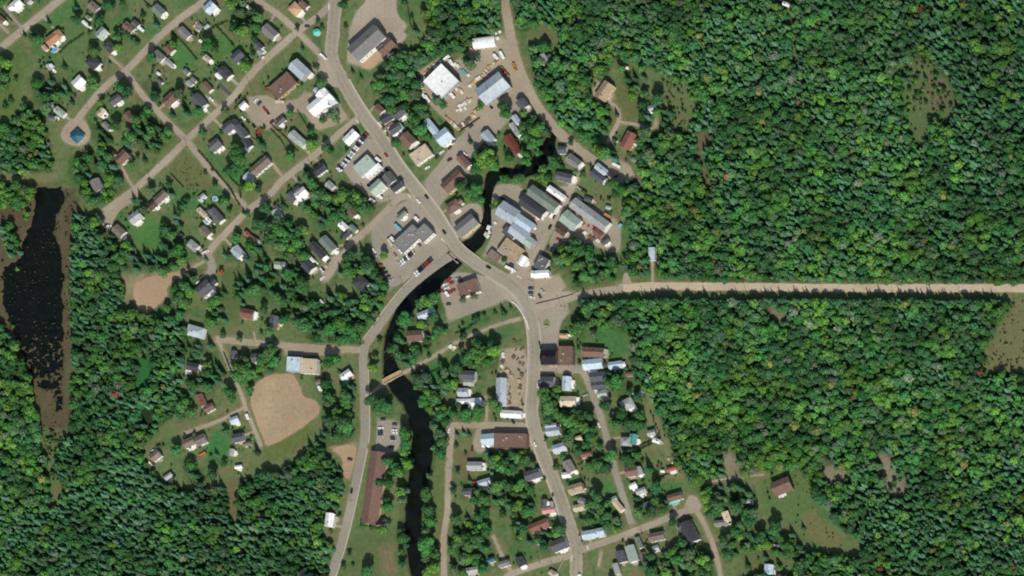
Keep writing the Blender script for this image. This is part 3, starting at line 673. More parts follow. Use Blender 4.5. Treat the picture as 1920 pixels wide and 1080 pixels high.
    if L > 5:
        R_ = random.Random(int(x*7+y*13)); nwin = max(1, min(6, int(L/3.4)))
        hw_ = min(1.2, h*.42)
        for side in (-1, 1):
            for k in range(nwin):
                px_ = (k+.5)/nwin*L-L/2
                if first and side == -1 and k == nwin//2 and nwin > 1:
                    bmd = bmesh.new(); box(bmd, px_, side*(W/2+.03), 1.02, 1.0, .09, 2.0)
                    dd = mesh_obj("door", bmd, doorm, None); par(dd, rr_, o_, a_); continue
                bmw = bmesh.new(); box(bmw, px_, side*(W/2+.02), h*.52, 1.25, .07, hw_)
                ww = mesh_obj("window", bmw, glass, None); par(ww, rr_, o_, a_)
        if t in "gh" and first and R_.random() < .55:
            bmc = bmesh.new(); box(bmc, L*R_.uniform(-.3, .3), W*R_.uniform(-.12, .12), h+rise+.1, .7, .7, 1.5)
            mesh_obj("chimney", bmc, brick, roofo)
        if t == "f" and L*W > 90:
            for k in range(R_.randint(1, 4)):
                bmc = bmesh.new(); box(bmc, L*R_.uniform(-.38, .38), W*R_.uniform(-.3, .3), h+.62, R_.uniform(.8, 1.8), R_.uniform(.8, 1.6), .9)
                mesh_obj("roof_vent", bmc, metalm, roofo)
        if t in "gh" and L < 17 and R_.random() < (.8 if first else .3):
            best = max(((sx, 0) for sx in (-1, 1)), key=lambda q: 0); sides = [(1,0),(-1,0),(0,1),(0,-1)]
            sx, sy = max(sides, key=lambda q: (q[0]*math.cos(a_)-q[1]*math.sin(a_))*.75-(q[0]*math.sin(a_)+q[1]*math.cos(a_))*.65+R_.uniform(0, .35))
            fl = (L if sx else W)/2; ln = min((W if sx else L)*R_.uniform(.4, .95), 7); dp = R_.uniform(1.5, 2.4); off = R_.uniform(-.5, .5)*((W if sx else L)-ln)
            def pb(b__, u, v, z, su, sv, sz):          # u outwards, v along the wall
                if sx: box(b__, sx*u, v, z, su, sv, sz)
                else: box(b__, v, sy*u, z, sv, su, sz)
            bmp = bmesh.new(); pb(bmp, fl+dp/2+.03, off, .25, dp, ln, .5); roofed = R_.random() < .6
            for q in (-1, 1): pb(bmp, fl+dp-.1, off+q*(ln/2-.1), 1.45 if roofed else .95, .12, .12, 1.9 if roofed else .9)
            pb(bmp, fl+dp-.06, off, 1.15, .08, ln-.3, .1); pb(bmp, fl+dp+.35, off, .12, .6, 1.3, .24)
            if roofed: pb(bmp, fl+dp/2+.06, off, 2.48, dp+.1, ln+.1, .14)
            c_ = mesh_obj("porch", bmp, trim if R_.random() < .65 else mat("weathered_deck", (176,164,144), var=.12), None); par(c_, rr_, o_, a_)
        if t in "gh" and L > 6 and R_.random() < .5:
            for q in range(R_.randint(1, 3)):
                bmp = bmesh.new(); yy = R_.uniform(.2, .38)*W*R_.choice((-1, 1)); box(bmp, R_.uniform(-.4, .4)*L, yy, h+rise*(1-abs(yy)/(W/2))+.3, .35, .35, .5)
                mesh_obj("roof_vent", bmp, metalm, roofo)
def par(o, root, loc_, ang_):
    o.parent = root; o.location = loc_; o.rotation_euler = (0, 0, ang_)
def building(line, label=None):
    kind = None
    if ':' in line: kind, line = line.split(':', 1)
    wings = []
    for w in line.split('+'):
        q = w.split(); wings.append((*[float(v) for v in q[:5]], float(q[5]), q[6], q[7], q[8] if len(q) > 8 else 'w'))
    x, y, L, W, ang, h, t, rf, wl = wings[0]
    area = L*W
    shp = {"g": "gabled", "h": "hip-roofed", "f": "flat-roofed", "q": "arched"}[t]
    if kind is None:
        kind = "shed" if area < 135 else ("house" if area < 620 and t != "f" else "building")
    sz = {"shed": "small", "house": "large" if area > 430 or len(wings) > 2 else ("mid-sized" if area > 270 else "modest"), "building": "big" if area > 900 else "plain"}.get(kind, "big")
    look = "%s %s-roofed %s %s" % (sz, rf.replace('-', ' '), {"g": "gabled", "h": "hipped", "f": "flat-topped", "q": "arched"}[t], kind)
    if len(wings) > 1: look += " with wing" if len(wings) == 2 else " with wings"
    nm = kind if kind != "building" else "commercial_building"
    root = thing(nm, x, y, 0, look, kind, label=label)
    h *= 1.2; hc = h+(W*S*.15 if t != "f" else 0)
    loc = P(x, y)+Vector((LX*hc, -LY*hc, 0)); root.location = loc; root.rotation_euler = (0, 0, 0)
    for i, w in enumerate(wings): wing(loc, w, 0, 0, i == 0, root)
    return root
BLD = """30 8 20 15 41 3.5 g white + 20 14 9 9 41 3 g white
55 3 9 7 41 2.6 g pale-grey
2 37 14 10 -41 3 g brown
175 13 18 14 -41 3.2 g taupe
165 33 9 7 -41 2.4 g grey-green
160 44 13 6 -41 2.6 g white
297 20 21 16 -41 3.4 g grey-green
190 62 19 16 45 3.6 g pale-green
241 52 20 14 -41 3.6 g brown + 254 45 13 10 -41 3.2 g dark-grey
205 88 20 14 -48 3.8 h charcoal
174 117 22 18 -45 4 h charcoal
93 126 12 8 -45 2.5 g pale-grey + 96 124 7 7 -45 2.7 g white
147 154 20 18 45 4 g white
297 106 20 16 -41 3.6 g grey
317 93 15 14 -41 3.4 g brown
317 118 15 9 -41 2.8 g pale-grey
297 138 6 5 -41 2.2 g white
300 153 9 6 -41 2.4 g dark-grey
393 14 20 17 45 4 g blue-white
345 62 22 14 -45 3.4 g grey
374 49 10 8 -41 2.4 g grey + 370 56 6 5 -41 2.2 g pale-grey
387 50 10 6 45 2.4 g pale-green
376 77 6 5 -41 2.2 g white
388 110 13 10 -41 3 g beige
445 106 20 18 40 4.4 g slate
505 60 27 18 -41 4 g grey
484 86 17 11 -41 3.2 g slate + 488 98 9 9 -41 3 g pale-grey
488 104 10 7 -41 2.4 g grey
466 14 9 5 -41 2.4 g white
553 17 20 18 -45 3.6 h peach + 569 9 16 10 -41 3.4 g brown
421 137 22 16 -45 4.2 g charcoal + 409 142 10 8 -45 3 g white
349 135 10 9 -41 2.6 g grey
355 157 11 10 -41 2.8 g pale-grey + 363 150 10 7 -41 2.8 g grey
388 163 19 11 -48 3.2 g brown
560 130 32 23 -43 6 g steel g
907 79 38 18 7 3.2 q white
1018 111 18 13 -60 3 g pale-grey + 1030 107 9 8 -60 2.6 g dark-grey
1132 170 32 21 56 4 g tan c
1087 43 11 8 -20 2.8 g slate
1473 8 12 7 -20 2.8 g white
112 210 20 12 -38 3 g pale-green + 104 203 7 6 -38 2.6 g grey-green
94 195 7 7 0 2.4 h white
97 220 12 8 -10 2.8 g slate
216 187 20 14 33 3.6 g dark-grey
189 210 16 11 50 3.2 g beige
200 237 17 10 -45 2.8 g grey + 207 241 7 6 -45 2.6 g white
243 220 20 16 -43 3.2 g brown
229 294 22 18 45 3.6 g brown + 211 287 12 7 -45 3 g dark-brown
181 347 22 18 -62 4 g grey + 175 340 12 10 30 3.6 g grey
179 361 8 6 0 2.2 g white
301 369 24 14 42 3.4 g taupe + 286 384 16 13 42 3.2 g dark-brown
253 407 23 17 38 3.6 g pale-grey
222 433 21 16 -42 3.6 g taupe
318 186 24 18 42 3.6 g brown
372 190 26 18 -50 4.2 g slate
456 198 14 11 42 3 g white
402 272 21 18 38 3.8 g dark-grey
553 257 22 16 -43 3.8 g pale-grey + 564 266 18 15 -43 3.4 g pale-green
525 227 18 10 40 3 g dark-grey
598 318 22 15 35 4 g charcoal
564 363 22 16 38 3.8 g white + 557 356 12 12 38 3.4 g slate
547 370 18 16 -42 3.8 g dark-grey
618 348 15 13 -42 3 g pale-grey
710 205 16 14 -45 4 g brown
724 221 22 15 32 4.4 g charcoal + 748 211 20 17 40 4.4 g slate + 726 236 22 6 40 3 g brown
740 241 20 14 35 4.2 g slate + 749 237 12 9 -50 3.4 g steel + 742 252 12 8 35 3.2 g white
764 262 24 21 -45 4.2 g brown + 752 258 12 10 -45 3.6 g dark-brown
657 257 26 17 45 4 g bright g
869 303 25 14 -45 3.4 g brown
914 257 22 17 -50 3.6 g steel
965 243 26 9 -55 3 g pale-grey
978 195 18 16 -50 5 g slate
967 224 16 11 -55 3.4 g steel
1053 281 15 13 0 3.8 g slate
1074 302 26 17 -36 3.8 g grey
1057 332 28 16 -14 4 g slate
1126 317 22 12 -38 3.8 g blue-white
1120 331 28 13 -36 4 g slate + 1133 336 9 7 -36 3.4 g white
1222 203 14 12 20 3.6 g pale-grey + 1219 210 10 6 0 3 g white
1189 300 10 8 -20 2.6 g grey
1152 263 9 5 -30 2.2 g charcoal
848 387 24 18 32 4 h brown t + 861 379 11 10 32 3.4 g taupe
753 403 18 9 43 3 g grey-green
643 424 16 12 -43 3.4 g white + 648 439 14 12 43 3.4 g charcoal
662 428 15 9 -43 3 g grey-green
660 399 16 13 -50 3.2 g brown
675 530 24 22 -42 4.4 h charcoal
378 370 15 9 42 2.8 g pale-grey
378 398 18 9 -45 2.8 g beige
405 404 28 14 -48 3.8 g dark-grey
391 412 12 6 -45 2.8 g white + 386 416 9 6 -45 2.6 g steel
384 434 20 14 -43 3.6 g taupe
361 460 19 14 -40 3.4 g pale-grey
340 442 8 6 -40 2.4 g slate
519 402 18 14 -62 3.6 g pale-green + 518 390 11 9 -45 3.2 g slate
465 441 15 8 -45 3.2 g rust + 477 450 13 9 -30 3 g taupe
445 472 20 17 -50 3.8 g steel
525 497 20 12 -3 3.2 g pale-green + 532 496 7 8 -3 2.8 g white
595 469 34 13 -48 4.2 g charcoal
614 458 30 17 -48 4.2 g grey-green
577 499 20 18 -45 4 g charcoal + 584 486 13 6 -45 3 g white
383 540 26 22 42 4.6 g slate + 396 530 15 12 42 4 g charcoal
463 588 23 17 -12 4 g red-brown
513 603 22 17 72 4 g slate c
366 621 30 19 -15 4.2 h steel
437 664 14 10 80 3 g slate
479 670 16 15 5 4 g dark-grey c
361 687 21 14 -12 3.8 g charcoal + 353 697 9 8 0 2.8 h white
595 715 10 8 20 2.6 g brown
599 728 9 5 -60 2.6 g white
648 702 20 12 35 4 g white + 645 708 11 12 35 3.4 g blue-white
377 750 22 12 -65 3.4 g red-brown + 391 764 17 13 30 3.2 g brown
439 787 15 12 22 2.8 g blue-white
446 820 20 15 12 4 g slate + 463 832 13 8 15 2.8 g taupe
434 848 13 9 80 2.8 g pale-grey
447 875 13 6 10 2.6 g white
291 854 18 14 38 3.6 g taupe
315 893 16 9 35 3 g pale-grey
867 735 18 15 0 4 g steel + 866 752 20 9 0 3.2 g white
889 755 23 17 5 4 h white
939 734 48 18 90 4.2 g steel
958 776 36 13 -3 3.6 g white
914 823 23 20 5 4.4 g blue-white + 911 835 14 6 0 3 g white
889 873 26 15 0 3.8 g pale-grey
907 904 23 12 16 4 g steel
879 921 22 12 5 3.8 g slate
716 977 13 10 10 3.4 g slate
877 703 24 16 -3 4 g slate + 878 717 18 10 0 3.4 g pale-grey
798 588 30 13 22 3.8 g blue-white
777 629 26 19 4 4.2 g brown
1112 660 36 17 -3 4 g brown + 1098 657 14 14 -3 3.6 g taupe
1110 682 34 18 6 3.8 g blue-white
1153 684 24 13 8 3.2 g blue-white + 1168 683 8 9 8 2.8 g white
1119 706 26 18 5 4.4 g slate
1056 629 14 8 0 3 g peach
1178 701 11 8 0 2.6 g brown
1025 715 24 18 0 4.6 g slate
1061 718 24 15 85 4 g blue-white
1064 752 27 18 0 4 g cream + 1056 756 12 10 20 3.4 g beige
1121 722 24 14 5 4.4 g slate
1128 738 17 14 8 3.8 g pale-green
1175 757 22 19 28 4.4 h pale-grey
1202 736 8 7 -30 2.4 g steel
1032 798 20 8 8 3.2 g steel + 1036 808 24 13 8 3.6 g steel
1048 839 24 15 17 4.2 g steel
1084 821 11 8 20 2.6 g cream
1098 851 18 9 12 3.2 g red-brown
1220 811 14 10 14 3.4 g pale-grey
1230 826 13 8 -20 2.8 g white
1183 883 22 18 8 4 g brown + 1197 883 15 12 -65 3.6 g pale-grey
1258 879 18 8 18 2.8 g rust
1242 883 7 5 0 2.2 g white
997 889 27 17 18 4.2 g slate
1066 874 22 16 -60 4 g grey + 1061 890 15 10 8 3.2 g white
1078 915 26 16 16 4 g tan + 1090 912 12 9 -60 3.4 g brown
1186 910 13 9 25 3.4 g white
1201 920 18 10 20 3 g pale-grey
1019 944 16 10 80 3.6 g slate + 1028 956 22 11 8 3.4 g pink + 1034 946 12 6 -75 3 g pale-grey
1084 951 19 11 12 3.6 g beige + 1091 939 14 11 -20 3.6 g grey
1150 936 12 10 20 3 g pale-green + 1158 948 22 11 -50 3.4 g beige
1213 949 15 12 -60 3.8 g slate
1264 931 26 13 15 3.8 g brown
1010 985 34 17 22 3.8 g red-brown
1047 1020 27 20 22 4.2 g slate
975 1053 17 13 -62 3.6 g charcoal
1036 1075 14 10 -30 2.6 g beige
1230 1005 26 15 12 3.8 g taupe + 1229 1028 11 11 20 2.6 g pale-green
1197 1017 20 9 -68 2.8 g grey-green
1206 1042 13 9 -65 3 g taupe
1183 1037 29 17 -72 4.2 g pale-green
1163 1043 21 15 -72 4.2 g slate
1155 1066 20 10 -72 3.2 g pale-grey
1290 997 38 22 -62 4.6 g charcoal + 1279 985 18 16 28 4.2 g slate
1361 968 18 12 -70 3.4 g cream + 1350 980 22 10 5 3 g grey
1440 1067 18 16 85 3.4 g blue-white
1462 1079 16 9 0 3 g dark-brown
1405 940 10 9 -10 2.4 g pale-grey
1455 1023 8 4 -10 2.2 g white
617 974 24 15 82 4.4 g white
564 1076 15 9 50 3 g cream
1086 1078 4 3 0 2 g white
920 1049 12 9 20 3 g teal
944 1056 20 11 15 3.6 g grey
885 1069 22 12 10 3.6 g pale-grey
1052 433 20 13 -36 3.6 g dark-brown
1120 437 16 11 -38 2.6 g red-brown b
1134 452 14 10 35 2.8 g slate
940 471 14 8 -35 3 g pale-grey
925 480 19 17 -35 2.6 f taupe b
1016 360 10 8 -35 3 f turquoise
273 595 7 4 -30 2.2 g white
1175 127 6 5 0 2.2 g white
84 90 11 7 -50 2.4 g pink
602 565 7 4 -50 2.2 g white
1103 374 14 9 -20 2.2 g slate
1140 389 8 7 -20 2.2 g pale-green"""
for ln in BLD.splitlines(): building(ln)
building("house:98 73 24 17 38 3.8 g orange-tan + 109 65 14 14 -52 3.6 g orange-tan", "big house with orange-tan gabled roof and a round pool behind")
building("hall:530 161 44 26 41 4.6 f brown t", "long brown flat-roofed hall directly west of the white church")
building("church:600 193 46 22 41 6.5 g bright + 611 185 34 21 -49 6.3 g bright + 595 172 14 9 -49 4.4 g steel", "cross-shaped white-roofed church with steeple, beside the highway")
building("arena:685 80 62 31 42 6.5 g grey + 712 88 14 14 42 4.6 g dark-grey", "biggest grey gabled arena roof on the paved yard at the top")
building("building:723 87 30 19 42 4.6 g brown b", "brown gabled annex joined to the east end of the big grey arena")
building("warehouse:827 153 44 42 45 6.2 f white g", "large square white flat-roofed warehouse in the builders yard")
building("workshop:921 165 53 33 38 6 g steel g", "long metal workshop with grey north slope and pale south slope")
building("office_building:789 290 34 22 35 4.2 f beige", "flat pale grey-beige office building with white colonnade along the highway")
building("house:428 238 20 17 40 4.4 g slate + 441 231 15 10 -50 3.8 g charcoal + 452 247 26 14 -50 4 g slate + 462 268 20 11 -50 3.6 g charcoal + 462 280 8 7 -45 2.6 g steel", "long slate-roofed house of several wings south-west of the gravel car park")
building("bungalow:487 311 38 17 41 3.8 g taupe + 466 333 16 16 -41 3.2 g steel", "long grey-brown gabled bungalow with pale side garage")
building("commercial_building:812 243 42 13 -51 4.4 g blue-white + 830 256 26 23 38 5.6 g blue-white", "pale blue L-shaped metal building south of the square warehouse")
building("dealership:683 311 34 22 42 4.4 f pale-green + 700 321 32 9 42 3.6 f white", "flat pale dealership showroom below the long row of cars")
building("shop:729 334 20 17 -50 4.4 g dark-grey + 743 349 20 14 35 4.4 g charcoal + 706 351 26 20 42 4.2 g pale-green", "shop block with two dark roofs and one pale green roof on the highway")
building("office_building:848 340 40 22 42 4.2 g brown c", "brown-roofed office block with cream south wall in the middle car park")
building("restaurant:957 266 26 16 -55 4 g dark-red b + 966 281 15 14 -60 3.8 g dark-red b", "dark red-roofed building left of the tree-lined river")
building("house:1177 263 30 20 62 4 g red-brown c", "red-brown gabled house in the clearing with cream east wall")
building("mill:950 398 34 28 -32 6 g steel g + 978 415 42 18 -34 5.4 g blue-white g + 972 436 34 22 -38 5 g steel g + 987 450 24 18 -38 4.6 g pale-green g", "cluster of joined pale blue mill roofs east of the river")
building("building:955 437 22 14 -38 4.2 f slate", "violet-grey flat lean-to against the pale blue mill")
building("building:958 468 36 26 -36 4.4 f tan t", "tan flat-roofed building at the south end of the mill yard")
building("building:978 488 18 12 58 4 g white", "white gabled shop front on the corner of the mill street")
building("mill_shed:1017 373 58 20 -36 5.6 g grey-green w", "long green-grey gabled mill shed")
building("mill_shed:997 388 48 19 -36 5 g charcoal w", "long dark slate-roofed mill shed beside the green one")
building("mill_shed:1042 362 34 11 -35 4 g white w", "narrow white shed north of the long green mill shed")
building("storage_building:1104 402 74 20 -36 5 g pale-grey w", "very long pale grey gabled storage building east of the mill street")
building("building:1068 413 32 24 -38 4.6 g pale-green w", "square pale green building against the long grey storage building")
building("restaurant:1015 494 24 19 62 4.6 f dark-grey w", "dark flat roof with white edge at the side road corner")
building("building:1012 513 31 12 3 4.8 g bright w", "small bright white roof just south of the white-edged dark roof")
building("house:873 422 38 23 39 4.8 g grey c", "two-tone grey gabled building between the highway and the river")
building("store:765 448 46 26 43 5 f grey w + 795 437 24 23 43 5.5 f grey w", "large grey flat-roofed store made of two offset blocks")
building("office_building:878 540 34 24 20 4.4 f brown w", "brown flat-roofed building with red vehicles at its west side")
building("hall:553 683 27 25 -3 5 f blue-white g + 579 686 30 25 -3 5.2 f beige w", "hall with a white west half and a beige east half")
building("motel:700 914 126 29 82 4.2 g brown c", "very long brown motel roof between the south-west road and the river")
building("building:957 826 56 25 -1 5.4 f brown b", "flat brown building south of the small yard by the highway")
building("building:1027 669 27 25 1 6 g black b", "black-roofed gabled building standing on the highway")
building("building:1060 666 31 25 90 5 f brown p", "square brown flat-roofed building beside the black-roofed one")
building("house:1172 827 15 18 90 4 h pale-grey + 1186 823 18 13 85 3.8 g turquoise", "house with one turquoise roof half and one pale grey half")
building("barn:1463 910 34 23 22 5 g brown b", "lone brown gabled barn standing in the south-east meadow")
building("house:1111 1000 38 15 10 3.8 g blue-white + 1124 996 15 13 10 4.2 g blue-white", "long white-blue gabled house at the south crossroads")
building("bungalow:353 829 20 15 25 3.6 g taupe + 375 824 19 17 25 3.8 g taupe", "grey-brown bungalow of two blocks at the dirt track")
building("mobile_home:1222 476 22 11 90 3.2 f blue-white", "lone white mobile home in the trees north of the gravel road")

# short driveways between houses and the nearest street
def nearest_road(x, y):
    best = (1e9, 0, 0)
    for nm_, pts_, w_, k_ in ROADS:
        if nm_ in ("driveway", "trail"): continue
        for (x0, y0), (x1, y1) in zip(pts_[:-1], pts_[1:]):
            dx, dy = x1-x0, y1-y0; t_ = min(1, max(0, ((x-x0)*dx+(y-y0)*dy)/(dx*dx+dy*dy+1e-9))); qx, qy = x0+t_*dx, y0+t_*dy; d_ = math.hypot(x-qx, y-qy)
            if d_ < best[0]: best = (d_, qx, qy)
    return best
RD = random.Random(5); nd = 0
for bx, by, hl, hw2, a_ in list(BUILD_XY):
    if hl*hw2*4 < 180 or hl*hw2*4 > 700: continue
    s_ = RD.choice((-1, 1)); ox, oy = bx+s_*math.cos(a_)*(hw2+1), by-s_*math.sin(a_)*(hw2+1)
    d_, qx, qy = nearest_road(ox, oy)
    if d_ < 13 or d_ > 42 or RD.random() < .3: continue
    if not bool(road_clear(np.array([ox]), np.array([oy]), 1)[0]): continue
    ex, ey = ox+(ox-qx)/d_*4, oy+(oy-qy)/d_*4
    structure(ribbon("driveway", [(ex+(qx-ex)*k/6+RD.uniform(-.5, .5), ey+(qy-ey)*k/6+RD.uniform(-.5, .5), RD.uniform(4.2, 6)) for k in range(7)], .03, RM[RD.choice(("dirt", "lot", "dirt"))])); nd += 1
print("driveways", nd)
# pavilion: open square hall under a teal hip roof
rt = thing("pavilion", 144, 255, math.radians(45), "", "pavilion", label="square open pavilion with dark teal hip roof at the street end")
rt.location = P(144, 255)+Vector((LX*4.4, -LY*4.4, 0)); bm = bmesh.new(); hx = 4.7
lo = [bm.verts.new((i*hx, j*hx, 3.1)) for i, j in ((-1,-1),(1,-1),(1,1),(-1,1))]; hi_ = [bm.verts.new((v.co.x, v.co.y, 3.35)) for v in lo]; tp = bm.verts.new((0,0,5.6))
bm.faces.new(lo[::-1])
for i in range(4): bm.faces.new((lo[i], lo[(i+1)%4], hi_[(i+1)%4], hi_[i])); bm.faces.new((hi_[i], hi_[(i+1)%4], tp))
mesh_obj("roof", bm, rmat("teal"), rt)
bm = bmesh.new(); box(bm, 0, 0, .1, 9.6, 9.6, .2); mesh_obj("floor", bm, pm, rt)
for i in (-1, 0, 1):
    for j in (-1, 0, 1):
        if i or j: bm = bmesh.new(); box(bm, i*4.4, j*4.4, 1.65, .2, .2, 2.9); mesh_obj("post", bm, trim, rt)
# turquoise gazebo on the green triangle
rt = thing("gazebo", 596, 62, 0, "", "gazebo", label="small turquoise eight-sided gazebo on the green triangle by the highway")
bm = bmesh.new(); rg = [bm.verts.new((3.3*math.cos(math.pi*k/4), 3.3*math.sin(math.pi*k/4), 2.6)) for k in range(8)]; tp = bm.verts.new((0,0,4.3)); bm.faces.new(rg[::-1])
for k in range(8): bm.faces.new((rg[k], rg[(k+1)%8], tp))
mesh_obj("roof", bm, mat("turquoise_roof", (104,205,196), var=.1), rt)
bm = bmesh.new(); cyl(bm, (0,0,.02), (0,0,.25), 3, 3, 8); mesh_obj("floor", bm, pm, rt)
for k in range(8): bm = bmesh.new(); cyl(bm, (2.9*math.cos(math.pi*k/4), 2.9*math.sin(math.pi*k/4), .2), (2.9*math.cos(math.pi*k/4), 2.9*math.sin(math.pi*k/4), 2.62), .08, .08, 6); mesh_obj("post", bm, trim, rt)
# steeple of the church
ch = [o for o in col.objects if o.get("category") == "church"][0]
bm = bmesh.new(); q = P(621, 200)+Vector((LX*7, -LY*7, 0))-ch.location; box(bm, q.x, q.y, 4.5, 2.6, 2.6, 9, math.radians(41)); box(bm, q.x, q.y, 11.2, 2.8, 2.8, 4.4, math.radians(41), taper=.03)
mesh_obj("steeple", bm, trim, ch)
# round swimming pools
def pool(x, y, r, label):
    rt = thing("swimming_pool", x, y, 0, "", "pool", label=label)
    bm = bmesh.new(); cyl(bm, (0,0,0), (0,0,1.15), r, r, 28, cap=False); cyl(bm, (0,0,1.15), (0,0,1.2), r+.02, r+.02, 28, False)
    rg = [bm.verts.new(((r+.2)*math.cos(2*math.pi*k/28), (r+.2)*math.sin(2*math.pi*k/28), 1.22)) for k in range(28)]; r2 = [bm.verts.new(((r-.15)*math.cos(2*math.pi*k/28), (r-.15)*math.sin(2*math.pi*k/28), 1.22)) for k in range(28)]
    for k in range(28): bm.faces.new((rg[k], rg[(k+1)%28], r2[(k+1)%28], r2[k]))
    mesh_obj("pool_wall", bm, trim, rt); bm = bmesh.new(); cyl(bm, (0,0,.9), (0,0,1.02), r-.05, r-.05, 28); mesh_obj("water", bm, mat("pool_water", (92,164,196), rough=.15, var=.1, spec=.5), rt)
    bm = bmesh.new(); box(bm, r+.9, -.6, .55, 1.6, 1.8, 1.1); box(bm, r+2, -.6, .3, .6, 1.2, .6); mesh_obj("step_deck", bm, mat("cedar_deck", (172,150,122)), rt)
pool(102, 91, 3.5, "round above-ground pool with clear blue water behind the orange-tan house")
pool(1266, 943, 1.9, "small turquoise-blue pool beside the south wall of a brown house")
pool(404, 373, 2.0, "small dark round pool on the lawn near the north-west hedge")
# awning of the turquoise house
tq = mat("turquoise_awning", (112,214,186), var=.08)
rt = [o for o in col.objects if o.get("category") == "house" and (o.location-P(1264,931)).length < 4][0]
bm = bmesh.new(); q = P(1266, 941)-rt.location; box(bm, q.x, q.y, 2.5, 10, 3.6, .15, math.radians(14)); mesh_obj("awning", bm, tq, rt)

# bridges
def bridge(name, pts, w, z, label, cat, mdeck, rail_m):
    rt = thing(name, *pts[len(pts)//2], 0, "", cat, label=label); inv = rt.location.copy()
    def loc(o):
        for v in o.data.vertices: v.co -= inv
        o.parent = rt
    loc(strip_prism("deck", pts, w, z-.7, z, mdeck))
    for s_ in (-1, 1): loc(strip_prism("railing", offset(pts, s_*(w/2-.4)), .5, z+.02, z+.95, rail_m))
    for i in (0, len(pts)-1):
        bm = bmesh.new(); q0, q1 = pts[0], pts[-1]; an = math.atan2(-(q1[1]-q0[1]), q1[0]-q0[0]); c = P(*pts[i])-inv; box(bm, c.x, c.y, (z-.7-2.6)/2, 1.2, w*S*.9, 2.6+z-.72, an); mesh_obj("abutment", bm, pm, rt)
bridge("road_bridge", [(p[0], p[1]) for p in hw if 452 < p[1] < 496], 27, .26, "concrete highway bridge with pale railings crossing the dark river", "bridge", pm, pm)
bridge("footbridge", [(754,698),(737,706.5),(719,716)], 9, .75, "long wooden footbridge crossing the river on the narrow trail", "bridge", mat("weathered_planks", (182,158,122), var=.2, stripes=3), mat("bridge_rail", (170,148,116)))
bridge("weir", [(840,476),(848,484),(857,492)], 2.2, .5, "thin concrete weir walkway across the river below the highway bridge", "weir", pm, pm)

# ------------------------------------------------------------------ vehicles
def car_proto(cm):
    bm = bmesh.new()
    prof = [(-2.2,.35),(2.2,.35),(2.3,.6),(2.2,.85),(1.1,1.0),(-1.9,1.05),(-2.25,.95),(-2.28,.6)]
    A = [bm.verts.new((x, -.88, z)) for x, z in prof]; B = [bm.verts.new((x, .88, z)) for x, z in prof]
    bm.faces.new(A[::-1]); bm.faces.new(B)
    for i in range(8): bm.faces.new((A[i], A[(i+1)%8], B[(i+1)%8], B[i]))
    bmesh.ops.bevel(bm, geom=bm.edges[:], offset=.08, segments=1, affect='EDGES'); bmesh.ops.recalc_face_normals(bm, faces=bm.faces[:])
    body = bm
    gl = bmesh.new(); box(gl, -.25, 0, 1.26, 2.75, 1.6, .46, taper=.78)
    rf = bmesh.new(); box(rf, -.25, 0, 1.52, 2.0, 1.26, .06)
    return body, gl, rf
tyre = mat("tyre_rubber", (34,34,36), var=.05); lamp = mat("headlight_glass", (235,235,225), rough=.2)
CAR = {"white": (238,238,236), "silver": (176,180,184), "black": (34,34,38), "dark-grey": (74,76,82), "red": (160,58,52), "dark-blue": (48,60,92), "maroon": (96,42,40), "tan": (150,136,112)}
MESH = {}
def bm2me(name, bm, m):
    me = bpy.data.meshes.new(name); bm.to_mesh(me); bm.free(); me.materials.append(m); return me
def getcar(c):
    if c in MESH: return MESH[c]
    cm = mat("car_paint_"+c.replace('-', '_'), CAR[c], rough=.3, spec=.5, var=.03); b_, g_, r_ = car_proto(cm); parts = [("body", bm2me("body", b_, cm), (0,0,0)), ("windows", bm2me("windows", g_, glass), (0,0,0)), ("roof_panel", bm2me("roof_panel", r_, cm), (0,0,0))]
    if "wheel" not in MESH:
        w = bmesh.new(); cyl(w, (0,-.1,0), (0,.1,0), .33, .33, 12); MESH["wheel"] = bm2me("wheel", w, tyre)
        w = bmesh.new(); box(w, 0, 0, 0, .1, .35, .16); MESH["headlight"] = bm2me("headlight", w, lamp)
    for sx in (-1.35, 1.35):
        for sy in (-.82, .82): parts.append(("wheel", MESH["wheel"], (sx, sy, .33)))
    for sy in (-.6, .6): parts.append(("headlight", MESH["headlight"], (2.27, sy, .7)))
    MESH[c] = parts; return parts
def put(name, cat, x, y, ang, parts, look, group, z=0.0, sc=1.0, label=None):
    rt = thing(name, x, y, math.radians(ang), look, cat, group, label, z); rt.scale = (sc,)*3
    for nm, me_, loc in parts:
        o = bpy.data.objects.new(nm, me_); col.objects.link(o); o.parent = rt; o.location = loc
    return rt
def car(x, y, ang, c, z=.12, group="parked cars"): return put("car", "car", x, y, ang, getcar(c), "%s car" % c.replace('-', ' '), group, z)
CN = list(CAR)
